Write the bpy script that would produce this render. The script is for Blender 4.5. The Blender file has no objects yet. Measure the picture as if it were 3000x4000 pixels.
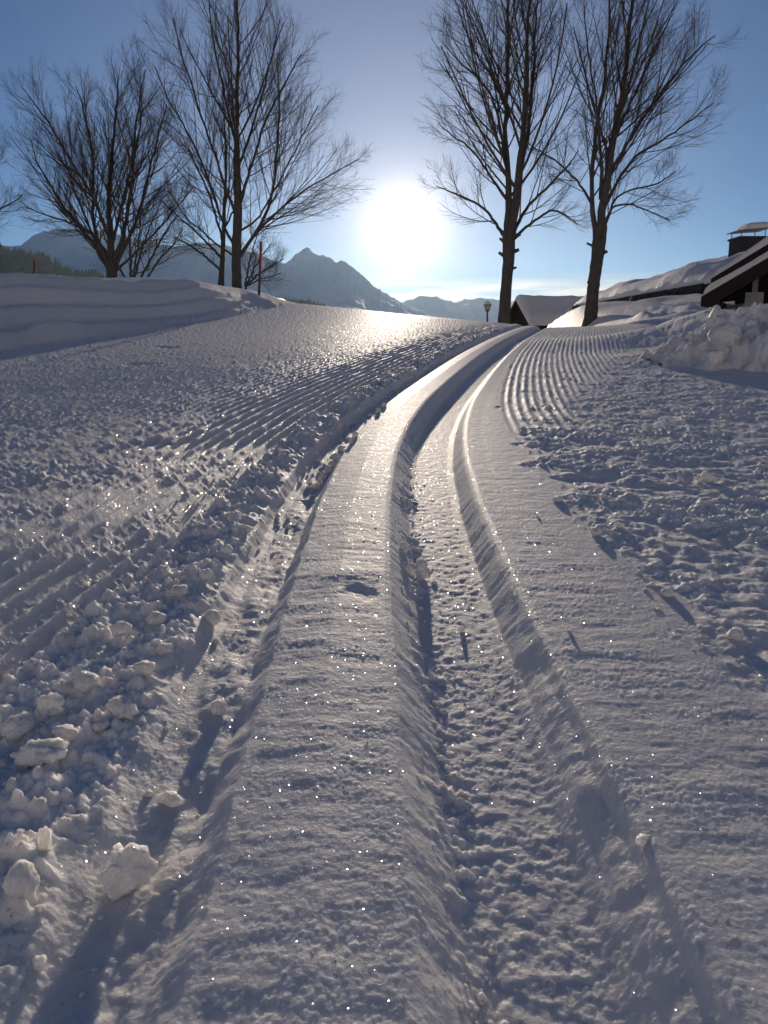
import bpy, bmesh, math, random
import numpy as np
from mathutils import Vector, noise as mnoise

random.seed(7)
RNG = np.random.default_rng(11)
scene = bpy.context.scene
COL = scene.collection

# ------------------------------------------------------------------ camera
FPX = 3200.0                       # focal length in pixels of the 3000 x 4000 photograph
PITCH = math.atan((2000 - 1350) / FPX)
SLOPE = math.tan(math.atan((2000 - 1170) / FPX) - PITCH)   # the groomed slope rises ahead
CAM_Z = 0.34 / math.cos(math.atan(SLOPE))
cam_data = bpy.data.cameras.new('camera')
cam = bpy.data.objects.new('camera', cam_data)
COL.objects.link(cam)
cam.location = (0, 0, CAM_Z)
cam.rotation_euler = (math.pi / 2 - PITCH, 0, 0)
cam_data.sensor_fit = 'VERTICAL'
cam_data.sensor_height = 36.0
cam_data.lens = FPX / 4000 * 36.0
cam_data.clip_start = 0.02
cam_data.clip_end = 60000
scene.camera = cam

# ------------------------------------------------------------------ sky, sun, exposure
SUN_EL = math.radians(7.8)
SUN_AZ = math.radians(1.3)         # to the right of straight ahead (+Y)
SUN_DIR = Vector((math.sin(SUN_AZ) * math.cos(SUN_EL), math.cos(SUN_AZ) * math.cos(SUN_EL), math.sin(SUN_EL)))
world = bpy.data.worlds.new('World')
scene.world = world
world.use_nodes = True
wt = world.node_tree
wt.nodes.clear()


def wn(kind, **kw):
    n = wt.nodes.new(kind)
    for k, v in kw.items():
        setattr(n, k, v)
    return n


def wmath(op, a, b=None, c=None):
    n = wn('ShaderNodeMath', operation=op)
    for i, v in enumerate((a, b, c)):
        if v is None:
            continue
        if isinstance(v, (int, float)):
            n.inputs[i].default_value = v
        else:
            wt.links.new(v, n.inputs[i])
    return n.outputs[0]


w_out = wn('ShaderNodeOutputWorld')
w_bg = wn('ShaderNodeBackground')
sky = wn('ShaderNodeTexSky', sky_type='NISHITA')
sky.sun_disc = False
sky.sun_elevation = SUN_EL
sky.sun_rotation = SUN_AZ
sky.altitude = 900
sky.air_density = 0.75
sky.dust_density = 0.06
sky.ozone_density = 4.0
w_bg.inputs['Strength'].default_value = 0.06
w_geo = wn('ShaderNodeTexCoord')
w_dot = wn('ShaderNodeVectorMath', operation='DOT_PRODUCT')
wt.links.new(w_geo.outputs['Generated'], w_dot.inputs[0])
w_dot.inputs[1].default_value = SUN_DIR
ang = wmath('ARCCOSINE', wmath('MINIMUM', w_dot.outputs['Value'], 0.999999))      # radians from the sun
# the low sun and its aureole in thin ice haze
disc = wmath('MULTIPLY', wmath('POWER', 2.718, wmath('MULTIPLY', wmath('POWER', wmath('DIVIDE', ang, 0.012), 2.0), -1.0)), 60.0)
aur1 = wmath('MULTIPLY', wmath('POWER', 2.718, wmath('DIVIDE', ang, -0.024)), 42.0)
aur2 = wmath('MULTIPLY', wmath('POWER', 2.718, wmath('DIVIDE', ang, -0.15)), 8.0)
glow = wmath('ADD', wmath('ADD', disc, aur1), aur2)
w_glow = wn('ShaderNodeMix', data_type='RGBA', blend_type='MULTIPLY')
w_glow.inputs['Factor'].default_value = 1.0
w_glow.inputs['A'].default_value = (0.97, 0.97, 1.0, 1)
wt.links.new(glow, w_glow.inputs['B'])
w_sat = wn('ShaderNodeHueSaturation')
w_sat.inputs['Saturation'].default_value = 1.5
w_sat.inputs['Value'].default_value = 1.0
w_tint = wn('ShaderNodeMix', data_type='RGBA', blend_type='MULTIPLY')
w_tint.inputs['Factor'].default_value = 1.0
w_tint.inputs['B'].default_value = (0.66, 0.98, 1.32, 1)
wt.links.new(sky.outputs['Color'], w_tint.inputs['A'])
wt.links.new(w_tint.outputs['Result'], w_sat.inputs['Color'])
# a low bank of bright cloud along the far ridge
w_sep = wn('ShaderNodeSeparateXYZ')
wt.links.new(w_geo.outputs['Generated'], w_sep.inputs[0])
w_map = wn('ShaderNodeMapping')
w_map.inputs['Scale'].default_value = (5, 5, 34)
wt.links.new(w_geo.outputs['Generated'], w_map.inputs['Vector'])
w_noise = wn('ShaderNodeTexNoise')
w_noise.inputs['Scale'].default_value = 1.6
w_noise.inputs['Detail'].default_value = 5
wt.links.new(w_map.outputs[0], w_noise.inputs['Vector'])
band = wmath('POWER', 2.718, wmath('MULTIPLY', wmath('POWER', wmath('DIVIDE', wmath('SUBTRACT', w_sep.outputs['Z'], 0.062), 0.012), 2.0), -1.0))
puff = wmath('MULTIPLY', wmath('MAXIMUM', wmath('SUBTRACT', w_noise.outputs['Fac'], 0.36), 0.0), 4.0)
cloud = wmath('MINIMUM', wmath('MULTIPLY', band, puff), 0.8)
fwd = wmath('POWER', wmath('MAXIMUM', w_dot.outputs['Value'], 0.0), 14.0)          # cloud shines where it is backlit
w_cl = wn('ShaderNodeMix', data_type='RGBA')
wt.links.new(wmath('MULTIPLY', cloud, wmath('ADD', wmath('MULTIPLY', fwd, 0.9), 0.08)), w_cl.inputs['Factor'])
wt.links.new(w_sat.outputs['Color'], w_cl.inputs['A'])
w_cl.inputs['B'].default_value = (14, 13.6, 13, 1)
w_add = wn('ShaderNodeMix', data_type='RGBA', blend_type='ADD')
w_add.inputs['Factor'].default_value = 1.0
wt.links.new(w_cl.outputs['Result'], w_add.inputs['A'])
wt.links.new(w_glow.outputs['Result'], w_add.inputs['B'])
wt.links.new(w_add.outputs['Result'], w_bg.inputs['Color'])
wt.links.new(w_bg.outputs[0], w_out.inputs['Surface'])

sun_data = bpy.data.lights.new('sun', 'SUN')
sun_data.energy = 3.9
sun_data.angle = math.radians(0.5)
sun_data.color = (0.98, 0.985, 1.0)
sun = bpy.data.objects.new('sun', sun_data)
sun.rotation_euler = SUN_DIR.to_track_quat('Z', 'Y').to_euler()
sun.location = SUN_DIR * 40
COL.objects.link(sun)

scene.view_settings.view_transform = 'Standard'
scene.view_settings.look = 'None'
scene.view_settings.gamma = 1.0
scene.view_settings.exposure = 0.0
scene.view_settings.use_curve_mapping = False
scene.view_settings.use_white_balance = True        # the phone balanced for the blue shade
scene.view_settings.white_balance_temperature = 8800
scene.view_settings.white_balance_tint = 14
scene.render.engine = 'CYCLES'
scene.cycles.use_denoising = True
scene.cycles.max_bounces = 4
scene.cycles.adaptive_threshold = 0.02
scene.cycles.volume_bounces = 0
scene.cycles.transparent_max_bounces = 8
scene.cycles.sample_clamp_indirect = 4.0

# ------------------------------------------------------------------ helpers


def ray(px, py):
    """direction through a pixel of the 3000 x 4000 photograph"""
    x, z = (px - 1500) / FPX, (2000 - py) / FPX
    c, s = math.cos(-PITCH), math.sin(-PITCH)
    return Vector((x, c - s * z, s + c * z))


def at(px, py, Y):
    """the point Y metres ahead that shows at that pixel"""
    r = ray(px, py)
    return Vector((0, 0, CAM_Z)) + r * (Y / r.y)


def mat(name, color, rough=0.7, bump=0.0, bscale=20.0, var=0.0, spec=0.3, stretch=(1, 1, 1)):
    m = bpy.data.materials.new(name)
    m.use_nodes = True
    nt = m.node_tree
    b = nt.nodes['Principled BSDF']
    b.inputs['Roughness'].default_value = rough
    b.inputs['Specular IOR Level'].default_value = spec
    b.inputs['Base Color'].default_value = (*color, 1)
    if var or bump:
        tc = nt.nodes.new('ShaderNodeTexCoord')
        mp = nt.nodes.new('ShaderNodeMapping')
        mp.inputs['Scale'].default_value = stretch
        nt.links.new(tc.outputs['Object'], mp.inputs['Vector'])
        nz = nt.nodes.new('ShaderNodeTexNoise')
        nz.inputs['Scale'].default_value = bscale
        nz.inputs['Detail'].default_value = 6
        nt.links.new(mp.outputs[0], nz.inputs['Vector'])
        if var:
            cr = nt.nodes.new('ShaderNodeValToRGB')
            cr.color_ramp.elements[0].position = 0.3
            cr.color_ramp.elements[1].position = 0.7
            cr.color_ramp.elements[0].color = (*[max(0, c * (1 - var)) for c in color], 1)
            cr.color_ramp.elements[1].color = (*[min(1, c * (1 + var)) for c in color], 1)
            nt.links.new(nz.outputs['Fac'], cr.inputs['Fac'])
            nt.links.new(cr.outputs['Color'], b.inputs['Base Color'])
        if bump:
            bp = nt.nodes.new('ShaderNodeBump')
            bp.inputs['Strength'].default_value = 1.0
            bp.inputs['Distance'].default_value = bump
            nt.links.new(nz.outputs['Fac'], bp.inputs['Height'])
            nt.links.new(bp.outputs[0], b.inputs['Normal'])
    return m


def snow_mat(name, grain=0.0016, gscale=260.0, sparkle=True, sss=0.0, coarse=0.004, cscale=60.0):
    m = bpy.data.materials.new(name)
    m.use_nodes = True
    nt = m.node_tree
    N, L = nt.nodes, nt.links
    b = N['Principled BSDF']
    b.inputs['Base Color'].default_value = (0.89, 0.85, 0.80, 1)
    b.inputs['Roughness'].default_value = 0.65
    b.inputs['Specular IOR Level'].default_value = 0.12
    b.inputs['IOR'].default_value = 1.31
    if sss:
        b.subsurface_method = 'BURLEY'
        b.inputs['Subsurface Weight'].default_value = 1.0
        b.inputs['Subsurface Radius'].default_value = (1.0, 0.95, 0.85)
        b.inputs['Subsurface Scale'].default_value = sss
    geo = N.new('ShaderNodeNewGeometry')
    n1 = N.new('ShaderNodeTexNoise')
    n1.inputs['Scale'].default_value = gscale
    n1.inputs['Detail'].default_value = 3
    n1.inputs['Roughness'].default_value = 0.65
    L.new(geo.outputs['Position'], n1.inputs['Vector'])
    n2 = N.new('ShaderNodeTexNoise')
    n2.inputs['Scale'].default_value = cscale
    n2.inputs['Detail'].default_value = 4
    L.new(geo.outputs['Position'], n2.inputs['Vector'])
    b1 = N.new('ShaderNodeBump')
    b1.inputs['Distance'].default_value = coarse
    L.new(n2.outputs['Fac'], b1.inputs['Height'])
    b2 = N.new('ShaderNodeBump')
    b2.inputs['Distance'].default_value = grain
    L.new(n1.outputs['Fac'], b2.inputs['Height'])
    L.new(b1.outputs[0], b2.inputs['Normal'])
    L.new(b2.outputs[0], b.inputs['Normal'])
    if sparkle:
        # loose ice crystals: few cells, each a tiny mirror with its own tilt
        vo = N.new('ShaderNodeTexVoronoi')
        vo.inputs['Scale'].default_value = 850.0
        L.new(geo.outputs['Position'], vo.inputs['Vector'])
        sep = N.new('ShaderNodeSeparateColor')
        L.new(vo.outputs['Color'], sep.inputs[0])
        gt = N.new('ShaderNodeMath')
        gt.operation = 'GREATER_THAN'
        gt.inputs[1].default_value = 0.90
        L.new(sep.outputs[0], gt.inputs[0])
        near = N.new('ShaderNodeMath')
        near.operation = 'LESS_THAN'
        near.inputs[1].default_value = 0.34
        L.new(vo.outputs['Distance'], near.inputs[0])
        rz = N.new('ShaderNodeMath')
        rz.operation = 'MULTIPLY_ADD'
        rz.inputs[1].default_value = 0.36
        rz.inputs[2].default_value = 0.04
        rp = N.new('ShaderNodeMath')
        rp.operation = 'POWER'
        rp.inputs[1].default_value = 2.0
        fr = N.new('ShaderNodeMath')
        fr.operation = 'FRACT'
        fm_ = N.new('ShaderNodeMath')
        fm_.operation = 'MULTIPLY'
        fm_.inputs[1].default_value = 97.0
        L.new(sep.outputs[0], fm_.inputs[0])
        L.new(fm_.outputs[0], fr.inputs[0])
        L.new(fr.outputs[0], rp.inputs[0])
        L.new(rp.outputs[0], rz.inputs[0])
        L.new(rz.outputs[0], near.inputs[1])
        mk = N.new('ShaderNodeMath')
        mk.operation = 'MULTIPLY'
        L.new(gt.outputs[0], mk.inputs[0])
        L.new(near.outputs[0], mk.inputs[1])
        cmb = N.new('ShaderNodeVectorMath')
        cmb.operation = 'SUBTRACT'
        L.new(vo.outputs['Color'], cmb.inputs[0])
        cmb.inputs[1].default_value = (0.93, 0.5, 0.5)
        # x of the colour is used up by the mask: swizzle y,z into the tilt
        sp = N.new('ShaderNodeSeparateXYZ')
        L.new(cmb.outputs[0], sp.inputs[0])
        cx = N.new('ShaderNodeCombineXYZ')
        L.new(sp.outputs[1], cx.inputs[0])
        L.new(sp.outputs[2], cx.inputs[1])
        sc = N.new('ShaderNodeVectorMath')
        sc.operation = 'SCALE'
        sc.inputs['Scale'].default_value = 1.7
        L.new(cx.outputs[0], sc.inputs[0])
        ad = N.new('ShaderNodeVectorMath')
        ad.operation = 'ADD'
        L.new(geo.outputs['Normal'], ad.inputs[0])
        L.new(sc.outputs[0], ad.inputs[1])
        nm = N.new('ShaderNodeVectorMath')
        nm.operation = 'NORMALIZE'
        L.new(ad.outputs[0], nm.inputs[0])
        gl = N.new('ShaderNodeBsdfGlossy')
        gl.inputs['Roughness'].default_value = 0.22
        L.new(nm.outputs[0], gl.inputs['Normal'])
        mk2 = N.new('ShaderNodeMath')
        mk2.operation = 'MULTIPLY'
        L.new(mk.outputs[0], mk2.inputs[0])
        L.new(rz.outputs[0], mk2.inputs[1])
        mk3 = N.new('ShaderNodeMath')
        mk3.operation = 'MULTIPLY'
        mk3.inputs[1].default_value = 1.6
        L.new(mk2.outputs[0], mk3.inputs[0])
        L.new(mk3.outputs[0], gl.inputs['Color'])
        mx = N.new('ShaderNodeAddShader')
        L.new(b.outputs[0], mx.inputs[0])
        L.new(gl.outputs[0], mx.inputs[1])
        L.new(mx.outputs[0], N['Material Output'].inputs['Surface'])
    return m


def link_mesh(name, me, m, parent=None):
    o = bpy.data.objects.new(name, me)
    if m is not None:
        me.materials.append(m)
    COL.objects.link(o)
    if parent is not None:
        o.parent = parent
    return o


def mesh_np(name, verts, faces, smooth=True):
    """verts (n,3) and faces (m,k) as numpy arrays"""
    me = bpy.data.meshes.new(name)
    n, (m, k) = len(verts), faces.shape
    me.vertices.add(n)
    me.vertices.foreach_set('co', np.ascontiguousarray(verts, dtype=np.float32).ravel())
    me.loops.add(m * k)
    me.loops.foreach_set('vertex_index', np.ascontiguousarray(faces, dtype=np.int32).ravel())
    me.polygons.add(m)
    me.polygons.foreach_set('loop_start', np.arange(0, m * k, k, dtype=np.int32))
    me.polygons.foreach_set('use_smooth', np.full(m, smooth, dtype=bool))
    me.update(calc_edges=True)
    return me


def grid_faces(r, c):
    i = np.arange((r - 1) * c).reshape(r - 1, c)[:, :-1].ravel()
    return np.stack([i, i + 1, i + c + 1, i + c], 1)


def empty(name, loc, label, cat, group=None):
    o = bpy.data.objects.new(name, None)
    o.empty_display_size = 0.1
    o.location = loc
    COL.objects.link(o)
    return tag(o, label, cat, group)


def tag(o, label=None, cat=None, group=None, kind=None):
    for k, v in (('label', label), ('category', cat), ('group', group), ('kind', kind)):
        if v:
            o[k] = v
    return o


class MB:
    """collects boxes, prisms and tubes in world space; build() links ONE mesh object"""

    def __init__(self):
        self.v, self.f = [], []

    def hexa(self, p):
        n = len(self.v)
        self.v += [tuple(q) for q in p]
        self.f += [tuple(n + i for i in q) for q in ((0, 3, 2, 1), (4, 5, 6, 7), (0, 1, 5, 4), (1, 2, 6, 5), (2, 3, 7, 6), (3, 0, 4, 7))]
        return self

    def box(self, a, b):
        (x0, y0, z0), (x1, y1, z1) = a, b
        return self.hexa([(x0, y0, z0), (x1, y0, z0), (x1, y1, z0), (x0, y1, z0), (x0, y0, z1), (x1, y0, z1), (x1, y1, z1), (x0, y1, z1)])

    def prism(self, poly, d):
        """poly: planar loop of points, d: extrusion vector"""
        n, k = len(self.v), len(poly)
        d = Vector(d)
        self.v += [tuple(Vector(p)) for p in poly] + [tuple(Vector(p) + d) for p in poly]
        self.f.append(tuple(n + i for i in reversed(range(k))))
        self.f.append(tuple(n + k + i for i in range(k)))
        for i in range(k):
            j = (i + 1) % k
            self.f.append((n + i, n + j, n + k + j, n + k + i))
        return self

    def lathe(self, c, prof, k=12):
        """prof: (radius, z) pairs from bottom to top around a vertical axis"""
        n = len(self.v)
        for r, z in prof:
            for i in range(k):
                a = 2 * math.pi * i / k
                self.v.append((c[0] + r * math.cos(a), c[1] + r * math.sin(a), c[2] + z))
        for j in range(len(prof) - 1):
            for i in range(k):
                i2 = (i + 1) % k
                self.f.append((n + j * k + i, n + j * k + i2, n + (j + 1) * k + i2, n + (j + 1) * k + i))
        self.f.append(tuple(n + i for i in reversed(range(k))))
        self.f.append(tuple(n + (len(prof) - 1) * k + i for i in range(k)))
        return self

    def tube(self, a, b, r0, r1=None, k=6):
        a, b = Vector(a), Vector(b)
        r1 = r0 if r1 is None else r1
        q = (b - a).to_track_quat('Z', 'Y')
        n = len(self.v)
        for p, r in ((a, r0), (b, r1)):
            for i in range(k):
                t = 2 * math.pi * i / k
                self.v.append(tuple(p + q @ Vector((r * math.cos(t), r * math.sin(t), 0))))
        for i in range(k):
            j = (i + 1) % k
            self.f.append((n + i, n + j, n + k + j, n + k + i))
        self.f.append(tuple(n + i for i in reversed(range(k))))
        self.f.append(tuple(n + k + i for i in range(k)))
        return self

    def build(self, name, m, parent=None, bevel=0.0, smooth=False):
        me = bpy.data.meshes.new(name)
        off = parent_loc(parent)
        me.from_pydata([tuple(Vector(p) - off) for p in self.v], [], self.f)
        bm = bmesh.new()
        bm.from_mesh(me)
        bmesh.ops.recalc_face_normals(bm, faces=bm.faces)
        if bevel:
            bmesh.ops.bevel(bm, geom=bm.edges[:], offset=bevel, segments=2, affect='EDGES', profile=0.6)
        if smooth:
            for f in bm.faces:
                f.smooth = True
        bm.to_mesh(me)
        bm.free()
        return link_mesh(name, me, m, parent)


def parent_loc(p):
    v = Vector((0, 0, 0))
    while p is not None:
        v += p.location
        p = p.parent
    return v


# ---------------------------------------------------- vectorised noise
PERM = np.random.default_rng(3).permutation(4096).astype(np.int32)
GA = np.random.default_rng(4).uniform(0, 2 * np.pi, 4096)
GX, GY = np.cos(GA).astype(np.float32), np.sin(GA).astype(np.float32)
RV = np.random.default_rng(5).random((4096, 3))


def hash2(i, j, s):
    return PERM[(PERM[(i + s * 131) & 4095] + j * 1 + s * 57) & 4095]


def perlin(x, y, s=0):
    xi, yi = np.floor(x).astype(np.int32), np.floor(y).astype(np.int32)
    xf, yf = (x - xi).astype(np.float32), (y - yi).astype(np.float32)
    u, v = xf * xf * xf * (xf * (xf * 6 - 15) + 10), yf * yf * yf * (yf * (yf * 6 - 15) + 10)

    def g(a, b):
        h = hash2(xi + a, yi + b, s)
        return GX[h] * (xf - a) + GY[h] * (yf - b)
    n0 = g(0, 0) * (1 - u) + g(1, 0) * u
    n1 = g(0, 1) * (1 - u) + g(1, 1) * u
    return (n0 * (1 - v) + n1 * v) * 1.5


def fbm(x, y, octv=4, s=0, gain=0.5):
    r, a = 0, 1.0
    for o in range(octv):
        r = r + a * perlin(x * 2 ** o + o * 17.3, y * 2 ** o - o * 9.1, s + o)
        a *= gain
    return r


def lumps(x, y, s=0, keep=1.0, rmin=0.25, rmax=0.62, mask=None):
    """rounded crumbs, one to a cell, of unequal size: highest spherical cap covering the point, in cell units"""
    if mask is not None:
        res = np.zeros_like(x)
        k = mask > 0.002
        if k.any():
            res[k] = lumps(x[k], y[k], s, keep, rmin, rmax)
        return res
    xi, yi = np.floor(x).astype(np.int32), np.floor(y).astype(np.int32)
    rad2 = np.where(RV[(np.arange(4096) * 7 + 3) & 4095, 0] < keep, (rmin + (rmax - rmin) * RV[:, 2] ** 2) ** 2, -1).astype(np.float32)
    ox, oy = (0.1 + 0.8 * RV[:, 0]).astype(np.float32), (0.1 + 0.8 * RV[:, 1]).astype(np.float32)
    fx, fy = (x - xi).astype(np.float32), (y - yi).astype(np.float32)
    best = np.zeros(x.shape, np.float32)
    for a in (-1, 0, 1):
        for b in (-1, 0, 1):
            h = hash2(xi + a, yi + b, s)
            best = np.maximum(best, rad2[h] - (fx - a - ox[h]) ** 2 - (fy - b - oy[h]) ** 2)
    return np.sqrt(best)


def sstep(a, b, x):
    t = np.clip((x - a) / (b - a), 0, 1)
    return t * t * (3 - 2 * t)


# ------------------------------------------------------------------ the ground
TRK_Y = np.array([-3, 0, 0.5, 1.0, 1.4, 1.75, 2.1, 2.5, 2.9, 3.25, 4.2, 5.2, 7.5, 9.85, 13, 40])
TRK_X = np.array([0.06, 0.022, 0.012, 0.003, 0.006, 0.02, 0.047, 0.095, 0.16, 0.227, 0.415, 0.63, 1.175, 1.765, 2.55, 9.3])
_yy = np.linspace(-3, 40, 8601)
_xx = np.interp(_yy, TRK_Y, TRK_X)
_k = np.hanning(121); _k /= _k.sum()
_xx = np.convolve(np.pad(_xx, 60, mode='edge'), _k, mode='valid')
_dx = np.gradient(_xx, _yy)


def track_u(x, y):
    """signed distance to the right of the ridge's right edge, along the slope"""
    xc, d = np.interp(y, _yy, _xx), np.interp(y, _yy, _dx)
    return (x - xc) / np.sqrt(1 + d * d)


BANK_Y = [-6, 1.0, 3.5, 4.8, 6.3, 8.0, 11.0, 13.0, 40]
BANK_X = [-4.4, -3.5, -2.7, -2.25, -1.85, -1.5, -1.13, -1.05, -1.0]
CREST_X = [-60, -6, -3.2, -2.4, -1.6, -1.1, -0.3, 0.35, 1.0, 1.55, 2.05, 2.5, 3.0, 3.7, 4.3, 4.9, 5.6, 9, 40]
CREST_Y = [70, 50, 24, 12.6, 11.6, 11.3, 11.1, 11.0, 10.8, 10.6, 10.3, 10.3, 10.8, 11.6, 13, 17, 24, 34, 36]


def base_height(x, y):
    """terrain without the small relief"""
    z = SLOPE * y + 0.09 * np.clip(2.05 - x, 0, 4.6) * np.clip(y / 11, 0, 1) ** 2
    yc = np.interp(x, CREST_X, CREST_Y)
    d = np.maximum(0, y - yc)
    z = z - SLOPE * d - np.where(d < 4, 0.02 * d * d, 0.32 + 0.16 * (d - 4)) * (1 - 0.62 * sstep(2.7, 3.8, x) * (1 - sstep(24, 34, y)))
    low = -3.2
    z = np.where(z < low + 1, low + np.exp(np.minimum(z - low - 1, 0)), z)
    # ploughed bank on the left
    xb = np.interp(y, BANK_Y, BANK_X)
    w = xb - x + 0.05 * perlin(y * 0.7, x * 0.2, 31)
    hb = np.interp(y, [0, 3, 4.8, 6, 7.4, 8.6, 10.2, 10.9, 11.6, 13], [0.5, 0.48, 0.45, 0.40, 0.34, 0.30, 0.20, 0.12, 0.02, 0])
    wb = np.interp(y, [0, 4.8, 6, 7.4, 8.6, 11, 13], [1.0, 0.95, 0.88, 0.58, 0.48, 0.42, 0.5])
    q = w / wb
    prof = 0.22 * sstep(0.0, 0.42, q) + 0.24 * sstep(0.30, 0.62, q) + 0.30 * sstep(0.58, 0.86, q) + 0.24 * sstep(0.78, 1.15, q)
    back = 1 - 0.45 * sstep(2.0, 6.0, w)
    und = 0.006 * fbm(x * 7, y * 4, 3, 43) * sstep(0.0, 0.2, q) + 0.035 * fbm(x * 0.8, y * 0.5, 3, 40) * sstep(0.2, 0.8, q)
    combed = 0.012 * perlin(x * 3.2 + y * 1.1, y * 0.55, 41) * sstep(0.3, 0.8, q) * sstep(7, 10, y)
    strata = 0.016 * np.sin(prof * 21 + 1.5 * perlin(y * 0.6, x * 0.6, 42)) * sstep(0.05, 0.25, q) * (1 - sstep(0.9, 1.1, q)) * (1 - sstep(8, 10, y))
    z = z + hb * prof * back + (und + combed + strata) * sstep(0, 0.1, hb)
    # a low crust of pushed snow at its foot
    foot = np.exp(-((w - 0.0) / 0.10) ** 2) * sstep(3.6, 4.6, y) * (1 - sstep(6.0, 6.9, y))
    z = z + foot * (0.075 + 0.09 * np.maximum(0, fbm(y * 1.1, x * 0.3, 3, 50)))
    # bank on the right, in front of the houses
    m1 = sstep(4.7, 6.4, x + 0.35 * perlin(y * 0.3, x * 0.3, 61)) * np.exp(-((y - 22.5) / 4.2) ** 2) * (1 - sstep(10, 16, x))
    z = z + 0.30 * m1 * (1 + 0.25 * fbm(x * 0.5, y * 0.4, 3, 62))
    # drifts right of the corduroy
    rr = sstep(0, 1.0, x - np.interp(y, [0, 3.5, 5, 7, 10, 14], [1.6, 1.15, 1.35, 1.9, 2.7, 3.6]))
    far = sstep(2.6, 4.5, y) * (1 - sstep(16, 22, y))
    z = z + rr * far * (0.055 + 0.16 * np.maximum(-0.2, fbm(x * 0.9 + 3.1, y * 0.42, 4, 71)))
    m2 = np.exp(-((x - 2.5) / 0.85) ** 2 - ((y - 6.1) / 0.75) ** 2)
    z = z + 0.2 * m2 + 0.20 * np.exp(-((x - 4.2) / 1.5) ** 2 - ((y - 9.0) / 1.4) ** 2)
    z = z + 0.10 * np.exp(-((x - 2.0) / 0.5) ** 2 - ((y - 4.6) / 0.4) ** 2)
    return z


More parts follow.
